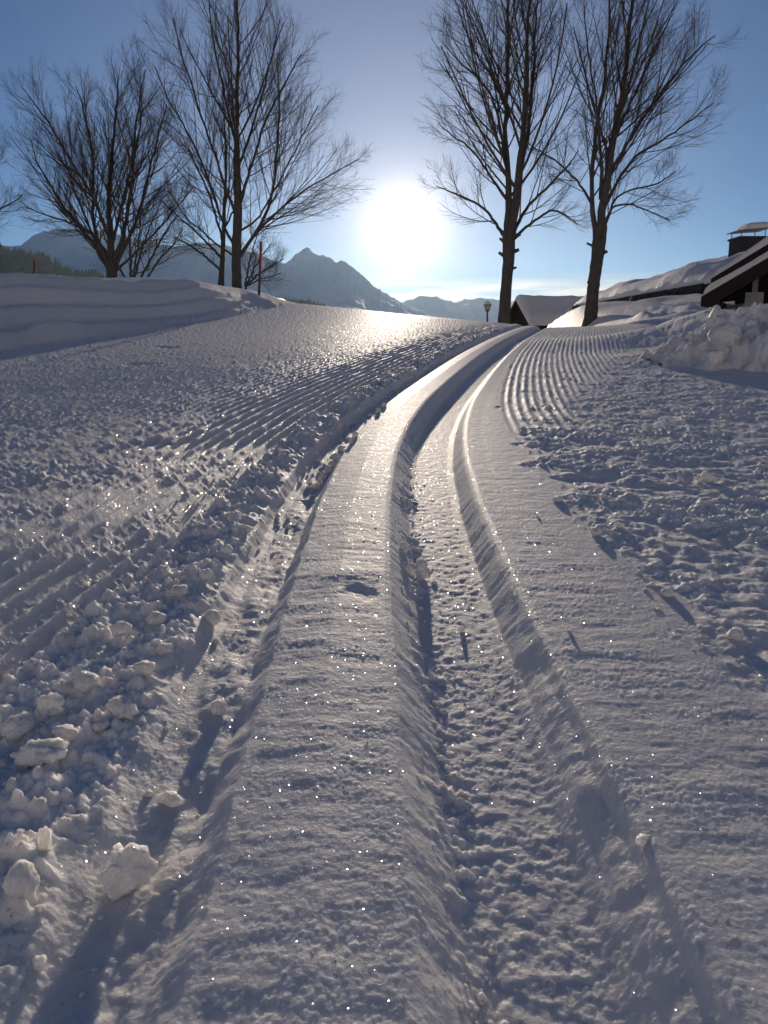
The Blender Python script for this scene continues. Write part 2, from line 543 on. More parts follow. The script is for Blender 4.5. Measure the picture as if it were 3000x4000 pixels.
def relief(x, y):
    """ski grooves, groomer corduroy, crumbs"""
    u = track_u(x, y)
    near = 1 - sstep(1.0, 2.4, y)
    wob = 0.004 * perlin(y * 3.0, 0 * y, 80) + 0.002 * perlin(y * 11, x * 0 + 3, 81)
    # grooves: x positions across the track, depths below the slope
    edge = 0.0012 * fbm(y * 14, u * 6, 3, 82)
    ue = u + edge * near + wob * 0.5
    ko = np.array([-0.235, -0.204, -0.193, -0.182, -0.137, -0.117, -0.060, -0.004, 0.004, 0.036, 0.046, 0.116, 0.130, 0.150, 0.156, 0.163, 0.200])
    kz = np.array([0.0, -0.005, -0.022, -0.029, -0.031, -0.001, 0.004, 0.0, -0.003, -0.034, -0.037, -0.038, -0.034, -0.006, -0.001, 0.0015, 0.0])
    ue = ue + (1 - sstep(-0.105, -0.06, u)) * near * (0.0018 * fbm(y * 16, u * 8, 3, 163) + 0.0012 * lumps(x * 150, y * 150, 164, 0.7, mask=((u < -0.06) & (u > -0.25)) * near))
    z = np.interp(ue, ko, kz)
    z = z * (1 - 0.55 * (1 - sstep(0.6, 1.4, y)) * (1 - sstep(-0.115, -0.07, u)))
    nr = 1 - sstep(0.5, 1.1, y)
    z = z + nr * (0.009 * np.exp(-((u - 0.131) / 0.012) ** 2) - 0.004 * np.exp(-((u - 0.1495) / 0.004) ** 2))
    grooved = sstep(-0.25, -0.2, u) * (1 - sstep(0.19, 0.22, u))
    # left groove: collapsing close to the camera
    lg = np.exp(-((u + 0.152) / 0.035) ** 2)
    z = z + lg * near * 0.0035 * fbm(x * 30, y * 12, 3, 84)
    # swept centre and shoulder: fine cross ripples
    smooth = sstep(-0.125, -0.10, u) * (1 - sstep(-0.01, 0.0, u)) + sstep(0.16, 0.18, u) * (1 - sstep(0.25, 0.31, u + 0.05 * perlin(y * 4, y * 0, 85)))
    rip = fbm(x * 9 + 5, y * 42, 4, 86, 0.6)
    z = z + smooth * 0.0004 * rip
    z = z + smooth * near * 0.00035 * fbm(x * 14, y * 26, 4, 87, 0.6)
    # wall scratches along the pull of the groomer
    wall = sstep(0.0, 0.01, u) * (1 - sstep(0.036, 0.046, u)) + sstep(0.12, 0.135, u) * (1 - sstep(0.148, 0.156, u))
    z = z + wall * (0.0006 * perlin(x * 20 + y * 60, u * 12, 90) + 0.0004 * fbm(x * 55, y * 55, 3, 91))
    flr = sstep(0.03, 0.05, u) * (1 - sstep(0.115, 0.13, u)) + sstep(-0.185, -0.17, u) * (1 - sstep(-0.15, -0.13, u))
    z = z + flr * (0.0007 * fbm(x * 70, y * 70, 3, 92) + 0.0013 * near * lumps(x * 110, y * 110, 101, 0.35, mask=flr * near) * sstep(-0.1, 0.4, perlin(x * 9, y * 5, 94)))
    # crumbs where the right groove's left wall breaks down
    fall = np.exp(-((u - 0.040) / 0.016) ** 2) * (1 - sstep(1.2, 2.2, y))
    z = z + fall * (0.009 * lumps(x * 75, y * 75, 102, 0.6, mask=fall) + 0.006 * lumps(x * 160, y * 160, 103, 0.7, mask=fall)) * sstep(-0.35, 0.35, perlin(x * 4, y * 7, 95) + 0.2)
    # corduroy, left and right
    fl = 0.5 * ((1.35 - y) + np.sqrt((1.35 - y) ** 2 + 0.25))
    uL = u + 0.11 * fl
    pitch = 0.037
    jit = 0.007 * perlin(x * 2.0, y * 1.3, 96) + 0.0014 * fbm(x * 18, y * 9, 2, 165)
    phL = (uL + jit) / pitch
    saw = np.abs((phL % 1.0) - 0.5) * 2
    combL = saw ** 1.5
    offL = -uL
    # the strip by the track keeps its ridges, further out they are blown over
    crispL = sstep(0.238, 0.262, offL) * (0.5 + 0.5 * (1 - sstep(0.44, 0.66, offL + 0.05 * perlin(x * 3, y * 3, 97)))) * (1 - 0.8 * sstep(1.0, 2.6, offL))
    brk = 0.85 + 0.15 * sstep(-0.3, 0.2, perlin(x * 12, y * 6, 98))
    z = z + crispL * brk * (0.017 * combL - 0.006)
    edgeR = np.interp(y, [0, 1.2, 1.9, 2.6, 3.4, 5, 10], [0.33, 0.31, 0.28, 0.25, 0.225, 0.20, 0.18])
    phR = (u + 0.3 * jit - edgeR) / 0.029
    combR = (np.abs((phR % 1.0) - 0.5) * 2) ** 1.4
    crispR = sstep(0.0, 0.02, u - edgeR) * (1 - sstep(0.7, 1.25, (u - edgeR + 0.08 * perlin(x * 2, y * 2, 99)) / np.interp(y, [1.7, 2.5, 3.4, 5, 9], [0.16, 0.24, 0.36, 0.6, 0.9]))) * sstep(1.7, 2.7, y)
    z = z + crispR * (0.0062 * combR * (0.8 + 0.5 * fbm(x * 14, y * 8, 2, 151)) - 0.003)
    # crumb zones
    out = sstep(0.197, 0.225, -u + 0.012 * perlin(y * 12, x * 5, 104))          # everything left of the track
    berm = out * (1 - sstep(0.245, 0.285, offL))
    right = sstep(0.0, 0.05, u - edgeR + 0.05 * fbm(x * 7, y * 9, 2, 105)) * (1 - 0.6 * crispR)
    left = out * sstep(0.245, 0.28, offL)
    fade = 1 / (1 + (y / 3.2) ** 2)
    zone = np.maximum(np.maximum(berm, left), right) * (1 - sstep(13, 15, y))
    w1, w2 = perlin(x * 20, y * 20, 120), perlin(x * 20, y * 20, 121)
    big = lumps(x * 26 + w1, y * 26 + w2, 106, 0.55, mask=zone)
    w1, w2 = 0.8 * perlin(x * 50, y * 50, 122), 0.8 * perlin(x * 50, y * 50, 123)
    mid = lumps(x * 58 + w1, y * 58 + w2, 107, 0.75, mask=zone)
    fine = lumps(x * 130, y * 110, 108, 0.85, mask=zone * (1 - sstep(6, 7, y)))
    tiny = lumps(x * 280, y * 280, 109, 0.9, mask=zone * (1 - sstep(1.0, 2.0, y))) * (1 - sstep(1.0, 2.0, y))
    clump = sstep(-0.35, 0.45, fbm(x * 5, y * 4, 3, 110))
    z = z + berm * (0.003 + 0.010 * np.maximum(-0.4, fbm(x * 11, y * 8, 3, 111)) + 0.015 * big + 0.011 * mid + 0.0065 * fine + 0.003 * tiny)
    calm = 0.8 + 0.2 * (1 - sstep(1.2, 2.6, y))
    z = z + 0.6 * calm * left * (1 - 0.62 * crispL) * clump * (0.006 * big * near + 0.010 * mid + 0.007 * fine + 0.002 * tiny)
    z = z + calm * left * (1 - crispL) * (0.004 * mid + 0.0018 * fbm(x * 16, y * 9, 3, 112) + 0.0024 * fbm(x * 46, y * 30, 3, 126))
    rc = sstep(-0.3, 0.45, fbm(x * 6 + 9, y * 5, 3, 113))
    z = z + right * (rc * (0.008 * big + 0.009 * mid * (0.5 + 0.6 * near) + 0.006 * fine + 0.0022 * tiny) + 0.0025 * fbm(x * 13, y * 10, 3, 114) + 0.0024 * fbm(x * 46, y * 30, 3, 127))
    pit = np.maximum(0, fbm(x * 4.2 + 1.7, y * 5.2 + 8, 2, 115) - 0.38) * right * near
    z = z - 0.035 * pit
    # everywhere: grain of the groomed crust
    gm = 1 - sstep(1.2, 2.2, y)
    pat = 0.45 + 0.55 * sstep(-0.3, 0.4, fbm(x * 7, y * 16, 2, 152))
    z = z + gm * pat * (0.0009 * lumps(x * 240, y * 200, 153, 0.8, mask=gm) + 0.0008 * lumps(x * 470, y * 430, 154, 0.9, mask=1 - sstep(0.7, 1.1, y)))
    # single prints and dents on the far left slope
    for (px_, py_, a, b, dep) in ((-0.52, 1.93, 0.07, 0.045, 0.006), (-1.17, 4.0, 0.08, 0.07, 0.006), (-1.30, 5.0, 0.08, 0.09, 0.007)):
        g = np.exp(-(((x - px_ + 0.02 * perlin(x * 25, y * 25, 155)) / a) ** 2 + ((y - py_ + 0.02 * perlin(x * 22, y * 22, 156)) / b) ** 2) ** 2)
        z = z - dep * g * (1 + 0.6 * perlin(x * 30, y * 24, 157))
    # the broken dent in the centre ridge
    dn = 0.25 * fbm(x * 30, y * 24, 3, 150)
    g = np.clip(np.exp(-(((x + 0.030 + 0.012 * perlin(x * 40, y * 30, 158)) / 0.019) ** 2 + ((y - 0.93 + 0.012 * perlin(x * 36, y * 30, 159)) / 0.020) ** 2) ** 2) * (1 + 2.2 * dn), 0, 1.2)
    z = z - 0.0022 * g + 0.003 * np.exp(-(((x + 0.045) / 0.05) ** 2 + ((y - 1.0) / 0.03) ** 2))
    return z


def height(x, y):
    x, y = np.asarray(x, dtype=float), np.asarray(y, dtype=float)
    z = base_height(x, y)
    m = (y > -2) & (y < 20) & (x > -7) & (x < 7)
    if m.any():
        w = (1 - sstep(12, 18, y[m])) * (1 - sstep(3.5, 6, np.abs(x[m])))
        xb = np.interp(y[m], BANK_Y, BANK_X)
        onbank = 1 - 0.6 * sstep(-0.05, 0.35, xb - x[m])
        z[m] = z[m] + relief(x[m], y[m]) * w * onbank
    return z


def ground_z(x, y):
    return float(height(np.array([float(x)]), np.array([float(y)]))[0])


# rows run away from the camera, finely spaced where the photograph resolves the snow
_ys = [-40, -20, -10, -6, -4, -3, -2.2, -1.6, -1.2, -0.9, -0.7, -0.5, -0.35, -0.22, -0.12, -0.04, 0.03, 0.09, 0.14, 0.18]
y = 0.21
while y < 16:
    px_row = y * y / (819 * 0.34) * (1 + 0.12 / (y * y))
    _ys.append(y)
    k = np.interp(y, [0.2, 0.5, 1.0, 3.0, 8.0, 16], [1.3, 1.15, 0.85, 0.42, 0.34, 0.38])
    y += k * px_row
y = _ys[-1]
while y < 7800:
    y += 0.035 * y if y < 60 else 0.12 * y
    _ys.append(y)
ROWS = np.array(_ys)
DENSE = 730
_g = np.linspace(-1, 1, DENSE)
_l, _st = [], 0.005
_v = 1.0
while _v < 3.0:
    _v += _st
    _st *= 1.045
    _l.append(_v)
_e = np.array(_l + [3.5, 4.5, 6, 9, 14])
COLS = np.concatenate([-_e[::-1], _g, _e])
HALF = 0.475 * np.sqrt(np.maximum(ROWS, 0) ** 2 + 0.35 ** 2) + 0.03
X = np.clip(HALF[:, None] * COLS[None, :], -9000, 9000)
Y = np.repeat(ROWS[:, None], len(COLS), 1)
Z = height(X, Y)
snow = snow_mat('packed_snow', sss=0.008, coarse=0.0018, grain=0.0012)
ground = link_mesh('ground', mesh_np('ground', np.stack([X, Y, Z], -1).reshape(-1, 3), grid_faces(*X.shape)), snow)
tag(ground, 'groomed snow slope with ski track grooves and corduroy', kind='structure')

# ------------------------------------------------------------------ mountains
rock_snow = bpy.data.materials.new('rock_and_snow')
rock_snow.use_nodes = True
_nt = rock_snow.node_tree
_b = _nt.nodes['Principled BSDF']
_b.inputs['Roughness'].default_value = 0.9
_b.inputs['Specular IOR Level'].default_value = 0.1
_geo = _nt.nodes.new('ShaderNodeNewGeometry')
_sx = _nt.nodes.new('ShaderNodeSeparateXYZ')
_nt.links.new(_geo.outputs['Normal'], _sx.inputs[0])
_nz = _nt.nodes.new('ShaderNodeTexNoise')
_nz.inputs['Scale'].default_value = 0.012
_nz.inputs['Detail'].default_value = 8
_nz.inputs['Roughness'].default_value = 0.65
_nt.links.new(_geo.outputs['Position'], _nz.inputs['Vector'])
_ma = _nt.nodes.new('ShaderNodeMath')
_ma.operation = 'MULTIPLY_ADD'
_nt.links.new(_nz.outputs['Fac'], _ma.inputs[0])
_ma.inputs[1].default_value = 1.1
_nt.links.new(_sx.outputs['Z'], _ma.inputs[2])
_cr = _nt.nodes.new('ShaderNodeValToRGB')
_cr.color_ramp.elements[0].position = 0.92
_cr.color_ramp.elements[0].color = (0.12, 0.13, 0.15, 1)
_cr.color_ramp.elements[1].position = 1.08
_cr.color_ramp.elements[1].color = (0.82, 0.83, 0.85, 1)
_nt.links.new(_ma.outputs[0], _cr.inputs['Fac'])
_nt.links.new(_cr.outputs['Color'], _b.inputs['Base Color'])


def ridged(x, y, s, octv=5):
    r, a = 0, 1.0
    for o in range(octv):
        r = r + a * (1 - 2 * np.abs(perlin(x * 2 ** o, y * 2 ** o, s + o)))
        a *= 0.5
    return r


def mountain(sil, D, depth, seed, rough, label, m=rock_snow, nx=420, base=-40):
    """a range whose crest shows along the pixels of sil, D metres away; slopes run down towards and away from the camera"""
    px = np.linspace(sil[0][0], sil[-1][0], nx)
    py = np.interp(px, [p[0] for p in sil], [p[1] for p in sil])
    py = py - 5 * ridged(px / 55, px * 0 + seed, seed + 3, 5) + 5
    crest = np.array([at(a, b, D) for a, b in zip(px, py)])
    t = np.concatenate([np.linspace(-1, 0, 56), np.linspace(0, 1.0, 16)[1:]])
    V = np.zeros((len(t), nx, 3))
    for i, tt in enumerate(t):
        yy = D + tt * depth * (1 if tt < 0 else 0.6)
        xx = crest[:, 0] * (1 + 0.15 * tt)
        prof = (1 - abs(tt)) ** 1.15
        z = base + (crest[:, 2] - base) * prof
        amp = rough * (crest[:, 2] - base)
        n = ridged(xx / (depth * 0.45) + seed, np.full(nx, yy / (depth * 0.8)), seed) - 0.6
        n2 = fbm(xx / (depth * 0.06), np.full(nx, yy / (depth * 0.10)), 5, seed + 9)
        w = min(1.0, abs(tt) * 3.0)
        z = z + amp * (0.55 * n * w * (1 - abs(tt)) + 0.20 * n2 * (0.2 + w) * (1 - abs(tt)))
        V[i, :, 0], V[i, :, 1], V[i, :, 2] = xx, yy, z
    # outer ends sink into the valley
    e = np.minimum(np.linspace(0, 1, nx), np.linspace(1, 0, nx))
    V[:, :, 2] = base + (V[:, :, 2] - base) * sstep(0, 0.02, e)[None, :]
    o = link_mesh('mountain', mesh_np('mountain', V.reshape(-1, 3), grid_faces(len(t), nx)), m)
    tag(o, label, kind='structure')
    return V


mountain([(-2600, 1020), (-1500, 940), (-700, 990), (-250, 1000), (0, 960), (70, 962), (149, 966), (180, 922), (215, 905), (260, 899), (330, 893), (420, 905), (520, 930), (600, 946), (640, 957), (710, 966), (760, 950), (820, 945), (870, 960), (930, 972), (1000, 988), (1080, 1022), (1250, 1090), (1500, 1190)],
         3600, 1900, 5, 0.34, 'broad rounded snowy mountain with rock bands at the left')
mountain([(820, 1130), (960, 1060), (1050, 1035), (1113, 1028), (1150, 1000), (1180, 979), (1197, 970), (1215, 981), (1240, 996), (1285, 1006), (1318, 1030), (1333, 1020), (1350, 1027), (1400, 1066), (1460, 1115), (1530, 1160), (1600, 1200), (1750, 1260)],
         4300, 2000, 23, 0.30, 'pointed grey mountain left of the sun')
mountain([(1300, 1230), (1480, 1195), (1570, 1180), (1640, 1157), (1700, 1159), (1722, 1170), (1780, 1181), (1815, 1170), (1850, 1166), (1910, 1164), (1950, 1172), (1990, 1181), (2040, 1174), (2120, 1182), (2250, 1190), (2600, 1150), (3000, 1120), (3600, 1060), (4600, 1000), (6000, 1050)],
         6200, 2400, 37, 0.22, 'low far ridge under the sun')

hill_snow = mat('foothill_snow', (0.84, 0.83, 0.81), 0.9)
# added snow slope behind the camera, never in view: bounces sunlight onto shaded snow
az = np.radians(np.linspace(78, 282, 260))
tt = np.linspace(0, 1.35, 60)
A_, T_ = np.meshgrid(az, tt)
D_ = 220 + 1330 * T_ + 110 * fbm(A_ * 4, T_ * 2, 3, 160)
BX, BY = D_ * np.sin(A_), D_ * np.cos(A_)
crest_h = 640 + 110 * fbm(az * 3.0, az * 0 + 2.0, 4, 161)
prof_ = np.where(T_ < 1, T_ ** 1.15, np.maximum(0, 1 - (T_ - 1) / 0.35) ** 1.2)
edge_ = np.minimum(np.linspace(0, 1, 260), np.linspace(1, 0, 260))
BZ = -30 + (crest_h * sstep(0, 0.08, edge_))[None, :] * prof_ * (1 + 0.16 * fbm(BX / 300, BY / 300, 4, 162))
tag(link_mesh('mountain', mesh_np('mountain', np.stack([BX, BY, BZ], -1).reshape(-1, 3), grid_faces(60, 260)[:, ::-1]), hill_snow), 'added unseen snowy slope behind the camera, bouncing light onto shaded snow', kind='structure')

# wooded foothill at the left
HILL = mountain([(-1800, 960), (-900, 985), (-300, 975), (0, 975), (50, 990), (110, 998), (180, 1010), (240, 1050), (300, 1078), (360, 1075), (420, 1092), (560, 1130), (800, 1180), (1000, 1190), (1120, 1180), (1240, 1200), (1400, 1250)],
                1900, 900, 51, 0.12, 'dark wooded foothill at the left', hill_snow, nx=200)
needle = mat('far_conifer', (0.010, 0.017, 0.022), 0.9)
fv, ff = [], []
R2 = np.random.default_rng(21)
nxh = HILL.shape[1]
cnt = 0
hx, hy, hz = HILL[..., 0], HILL[..., 1], HILL[..., 2]
for k in range(52000):
    i, j = R2.integers(2, HILL.shape[0] - 16), R2.integers(0, nxh - 1)
    a, b = R2.random(2)
    p = HILL[i, j] * (1 - a) * (1 - b) + HILL[i + 1, j] * a * (1 - b) + HILL[i, j + 1] * (1 - a) * b + HILL[i + 1, j + 1] * a * b
    pxx = 1500 + FPX * p[0] / p[1]
    if pxx < -700 or pxx > 1500:
        continue
    dens = mnoise.noise((p[0] * 0.006, p[1] * 0.004, 3.3)) + 0.45 * mnoise.noise((p[0] * 0.02, p[1] * 0.015, 7.1)) + float(np.interp(pxx, [-700, 150, 260, 300, 330, 420, 480, 1050, 1100, 1250, 1300], [0.8, 0.75, 0.35, -0.2, 0.4, 0.45, -0.35, -0.35, 0.4, 0.4, -0.3]))
    if dens < 0.12:
        continue
    h = R2.uniform(9, 19)
    r = h * R2.uniform(0.16, 0.22)
    n = len(fv)
    th = R2.random() * 6.28
    for q in range(5):
        fv.append((p[0] + r * math.cos(th + q * 1.2566), p[1] + r * math.sin(th + q * 1.2566), p[2] - 1))
    fv.append((p[0], p[1], p[2] + h))
    for q in range(5):
        ff.append((n + q, n + (q + 1) % 5, n + 5))
forest = link_mesh('forest', mesh_np('forest', np.array(fv), np.array(ff), False), needle)
tag(forest, 'dark conifer forest on the foothill behind the snow bank', 'forest', kind='stuff')

# ------------------------------------------------------------------ bare trees
bark = mat('bark', (0.085, 0.075, 0.068), 0.9, bump=0.02, bscale=9, var=0.35, stretch=(3, 3, 0.6))
twig_m = mat('twig_bark', (0.09, 0.07, 0.06), 0.85)


def resample(P, n):
    P = np.asarray(P, float)
    d = np.r_[0, np.cumsum(np.linalg.norm(np.diff(P[:, :3], axis=0), axis=1))]
    t = np.linspace(0, d[-1], n)
    return np.stack([np.interp(t, d, P[:, i]) for i in range(P.shape[1])], 1)


def smooth_path(P, n, it=3):
    Q = resample(P, n)
    for _ in range(it):
        Q[1:-1] = 0.25 * Q[:-2] + 0.5 * Q[1:-1] + 0.25 * Q[2:]
    return Q


def tubes(P, R, k, knob=0.0):
    """P (M,n,3), R (M,n) -> verts, faces of open tapered tubes"""
    M, n, _ = P.shape
    T = np.gradient(P, axis=1)
    T /= np.linalg.norm(T, axis=2, keepdims=True) + 1e-9
    ref = np.where(np.abs(T[:, :1, 2:3]) > 0.9, np.array([1.0, 0, 0]), np.array([0, 0, 1.0]))
    A = np.cross(T, ref)
    A /= np.linalg.norm(A, axis=2, keepdims=True) + 1e-9
    B = np.cross(T, A)
    th = np.arange(k) * 2 * np.pi / k
    rr = R[:, :, None] * (1 + knob * RNG.standard_normal((M, n, k)))
    V = P[:, :, None, :] + rr[..., None] * (np.cos(th)[None, None, :, None] * A[:, :, None, :] + np.sin(th)[None, None, :, None] * B[:, :, None, :])
    base = (np.arange(M) * n * k)[:, None, None] + (np.arange(n - 1) * k)[None, :, None]
    i0 = base + np.arange(k)[None, None, :]
    i1 = base + ((np.arange(k) + 1) % k)[None, None, :]
    F = np.stack([i0, i1, i1 + k, i0 + k], -1).reshape(-1, 4)
    return V.reshape(-1, 3), F


def sprout(P, R, k, t0, t1, angle, lenf, n, up, jit, rf, rng, minr, decay=0.65, lmin=0.0):
    """k side shoots from every branch of P; all at once"""
    M, npt, _ = P.shape
    L = np.linalg.norm(np.diff(P, axis=1), axis=2).sum(1)
    t = t0 + (t1 - t0) * (np.arange(k)[None, :] + rng.random((M, k))) / k
    f = np.clip(t * (npt - 1), 0, npt - 1.001)
    i = f.astype(int)
    w = (f - i)[..., None]
    m = np.arange(M)[:, None]
    start = P[m, i] * (1 - w) + P[m, i + 1] * w
    rad = R[m, i] * (1 - w[..., 0]) + R[m, i + 1] * w[..., 0]
    T = P[m, i + 1] - P[m, i]
    T /= np.linalg.norm(T, axis=2, keepdims=True) + 1e-9
    rv = rng.standard_normal((M, k, 3))
    side = np.cross(T, rv)
    side /= np.linalg.norm(side, axis=2, keepdims=True) + 1e-9
    a = np.radians(angle) * (0.7 + 0.6 * rng.random((M, k, 1)))
    d = T * np.cos(a) + side * np.sin(a)
    ln = np.maximum(lmin, L[:, None] * lenf * (1 - decay * (t - t0) / (1 - t0 + 1e-6)) * (0.55 + 0.75 * rng.random((M, k))))
    start, d, ln, rad = start.reshape(-1, 3), d.reshape(-1, 3), ln.reshape(-1), rad.reshape(-1)
    C = np.zeros((M * k, n, 3))
    C[:, 0] = start
    p = start.copy()
    for q in range(1, n):
        d = d + np.array([0, 0, up]) + jit * rng.standard_normal(d.shape)
        d /= np.linalg.norm(d, axis=1, keepdims=True)
        p = p + d * (ln / (n - 1))[:, None]
        C[:, q] = p
    r0 = np.maximum(minr, np.minimum(rad * rf, 0.009 * ln + minr * 0.8))
    CR = r0[:, None] * np.linspace(1, 0.35, n)[None, :]
    return C, np.maximum(CR, minr * 0.55)


def bare_tree(name, label, Y, trunk, leaders, seed, limbs=18, fine=(10, 6, 0), angle=38, lenf=0.46, up=0.055, ground=None, stubs=(), twig=0.0022, t_low=0.12, group=None):
    """trunk and leaders: lists of (px, py, half width px) in the photograph's plane Y metres away, with a lean in depth"""
    rng = np.random.default_rng(seed)
    s = Y / FPX

    def path(pts, lean):
        Q = []
        for j, (a, b, r) in enumerate(pts):
            p = at(a, b, Y)
            if j == 0:
                z_start = p.z
            p.y += lean * (p.z - z_start)
            Q.append((p.x, p.y, p.z, r * s * (1.0 if r > 12 else 0.8)))
        return np.array(Q)
    base = at(trunk[0][0], trunk[0][1], Y)
    gz = ground if ground is not None else ground_z(base.x, Y)
    root = empty(name, (base.x, Y, gz), label, 'tree', group)
    tp = path(trunk, 0)
    tp = np.vstack([[tp[0, 0], tp[0, 1], gz - 0.15, tp[0, 3] * 1.25], tp]) if tp[0, 2] > gz - 0.1 else tp
    tq = smooth_path(tp, 26, 2)
    V, F = tubes(tq[None, :, :3], tq[None, :, 3], 12, 0.045)
    off = np.array(root.location)
    link_mesh('trunk', mesh_np('trunk', V - off, F), bark, root)
    allP, allR = [], []
    for j, ld in enumerate(leaders):
        lean = rng.uniform(-0.05, 0.05) if j < 2 else rng.uniform(-0.55, 0.55)
        q = path(ld, lean)
        q[:, 1] += 0 if j == 0 else 0
        q = smooth_path(q, 24, 2)
        q[1:-1, :2] += 0.012 * rng.standard_normal((22, 2))
        V, F = tubes(q[None, :, :3], q[None, :, 3], 8, 0.03)
        link_mesh('limb', mesh_np('limb', V - off, F), bark, root)
        allP.append(q[:, :3]); allR.append(q[:, 3])
    P0, R0 = np.array(allP), np.array(allR)
    L0 = np.linalg.norm(np.diff(P0, axis=1), axis=2).sum(1)
    V0, F0, nv = [], [], 0

    def put(P, R, k):
        nonlocal nv
        V, F = tubes(P, R, k)
        V0.append(V - off); F0.append(F + nv); nv += len(V)
    # limbs from every leader, in proportion to its length
    c1, r1 = [], []
    for P, R, L in zip(P0, R0, L0):
        k = max(4, int(limbs * L / L0.max()))
        a, b = sprout(P[None], R[None], k, t_low, 0.97, angle, lenf * (L0.max() / L) ** 0.4, 10, up, 0.035, 0.42, rng, twig * 1.6, 0.70)
        c1.append(a); r1.append(b)
    P1, R1 = np.concatenate(c1), np.concatenate(r1)
    put(P1, R1, 5)
    P2, R2_ = sprout(P1, R1, fine[0], 0.15, 0.98, 31, 0.55, 6, up * 0.7, 0.045, 0.5, rng, twig * 1.1, 0.6, 0.3)
    put(P2, R2_, 3)
    P3, R3 = sprout(P2, R2_, fine[1], 0.2, 1.0, 34, 0.5, 3, up * 0.5, 0.09, 0.5, rng, twig * 0.9, 0.5, 0.2)
    put(P3, R3, 3)
    if fine[2]:
        P4, R4 = sprout(P3, R3, fine[2], 0.2, 1.0, 40, 0.55, 3, up * 0.4, 0.10, 0.7, rng, twig * 0.75, 0.4, 0.1)
        put(P4, R4, 3)
    link_mesh('crown', mesh_np('crown', np.vstack(V0), np.vstack(F0)), twig_m, root)
    for (a, b, dx, dy, r) in stubs:
        p, q = at(a, b, Y), at(a + dx, b + dy, Y)
        mb = MB().tube(p, q, r * s, r * s * 0.8, 7)
        mb.build('branch_stub', bark, root)
    return root


bare_tree('bare_tree', 'tall bare tree right of the sun, forking into upright leaders above pruned stubs', 22,
          [(1968, 1290, 27), (1972, 1200, 22), (1978, 1120, 21), (1985, 1040, 20), (1990, 985, 23), (1987, 940, 25), (1988, 900, 24)],
          [[(1986, 930, 17), (1989, 796, 13), (1984, 651, 12), (1974, 506, 10), (1984, 362, 9), (1986, 217, 7), (1989, 72, 6), (1995, -150, 5), (2000, -380, 2)],
           [(1996, 920, 19), (2017, 759, 15), (2035, 615, 13), (2050, 434, 11), (2057, 289, 9), (2053, 150, 7), (2072, -60, 5), (2080, -330, 2)],
           [(2036, 650, 10), (2053, 600, 9), (2075, 470, 8), (2093, 289, 7), (2104, 145, 6), (2118, -20, 4), (2150, -250, 2)],
           [(1972, 925, 9), (1940, 870, 7), (1908, 810, 6), (1843, 767, 5), (1790, 740, 4), (1710, 705, 2)],
           [(2004, 935, 9), (2040, 900, 7), (2089, 861, 6), (2147, 825, 5), (2200, 845, 4), (2250, 880, 2)],
           [(2004, 915, 9), (2068, 796, 7), (2140, 731, 6), (2234, 637, 5), (2290, 560, 2)],
           [(1980, 780, 8), (1945, 723, 6), (1887, 615, 5), (1843, 550, 4), (1780, 500, 3), (1720, 440, 2)],
           [(1972, 620, 8), (1945, 448, 6), (1908, 362, 5), (1858, 304, 4), (1790, 250, 3), (1730, 180, 2)],
           [(1976, 420, 7), (1930, 280, 5), (1870, 160, 4), (1830, 30, 3), (1800, -120, 2)]],
          101, limbs=31, stubs=[(1970, 1000, -22, -14, 7), (2003, 985, 24, -10, 8), (2000, 930, 32, -16, 9), (1972, 950, -20, -20, 6), (2002, 1050, 16, -6, 5)])
bare_tree('bare_tree', 'tall bare tree with leaning trunk in front of the long snowy roof', 20,
          [(2306, 1256, 27), (2314, 1160, 23), (2322, 1080, 22), (2335, 998, 24), (2342, 930, 26), (2347, 880, 25)],
          [[(2340, 930, 17), (2352, 800, 15), (2369, 690, 15), (2390, 580, 14), (2405, 470, 12), (2427, 362, 10), (2447, 217, 9), (2455, 72, 7), (2470, -150, 5), (2480, -380, 2)],
           [(2330, 940, 13), (2316, 850, 11), (2311, 720, 10), (2320, 560, 9), (2334, 434, 8), (2358, 362, 7), (2371, 217, 6), (2380, 72, 5), (2385, -120, 4), (2390, -330, 2)],
           [(2345, 780, 8), (2345, 650, 7), (2330, 500, 5), (2300, 340, 4), (2270, 180, 3), (2255, 20, 2)],
           [(2372, 690, 9), (2430, 590, 7), (2490, 480, 6), (2560, 380, 5), (2640, 270, 4), (2740, 190, 2)],
           [(2352, 830, 9), (2420, 690, 7), (2490, 600, 6), (2570, 560, 5), (2660, 500, 4), (2790, 400, 2)],
           [(2349, 910, 8), (2390, 840, 6), (2420, 760, 5), (2500, 720, 4), (2600, 700, 4), (2690, 640, 2)],
           [(2395, 560, 8), (2450, 430, 6), (2520, 290, 5), (2580, 150, 4), (2640, 40, 2)],
           [(2318, 800, 7), (2270, 700, 5), (2200, 610, 4), (2130, 560, 3), (2080, 520, 2)],
           [(2345, 900, 7), (2400, 800, 5), (2470, 790, 4), (2560, 830, 3), (2620, 860, 2)]],
          102, limbs=31, stubs=[(2352, 990, 20, -8, 7), (2316, 960, -24, -10, 5), (2318, 1110, -24, -8, 6)])
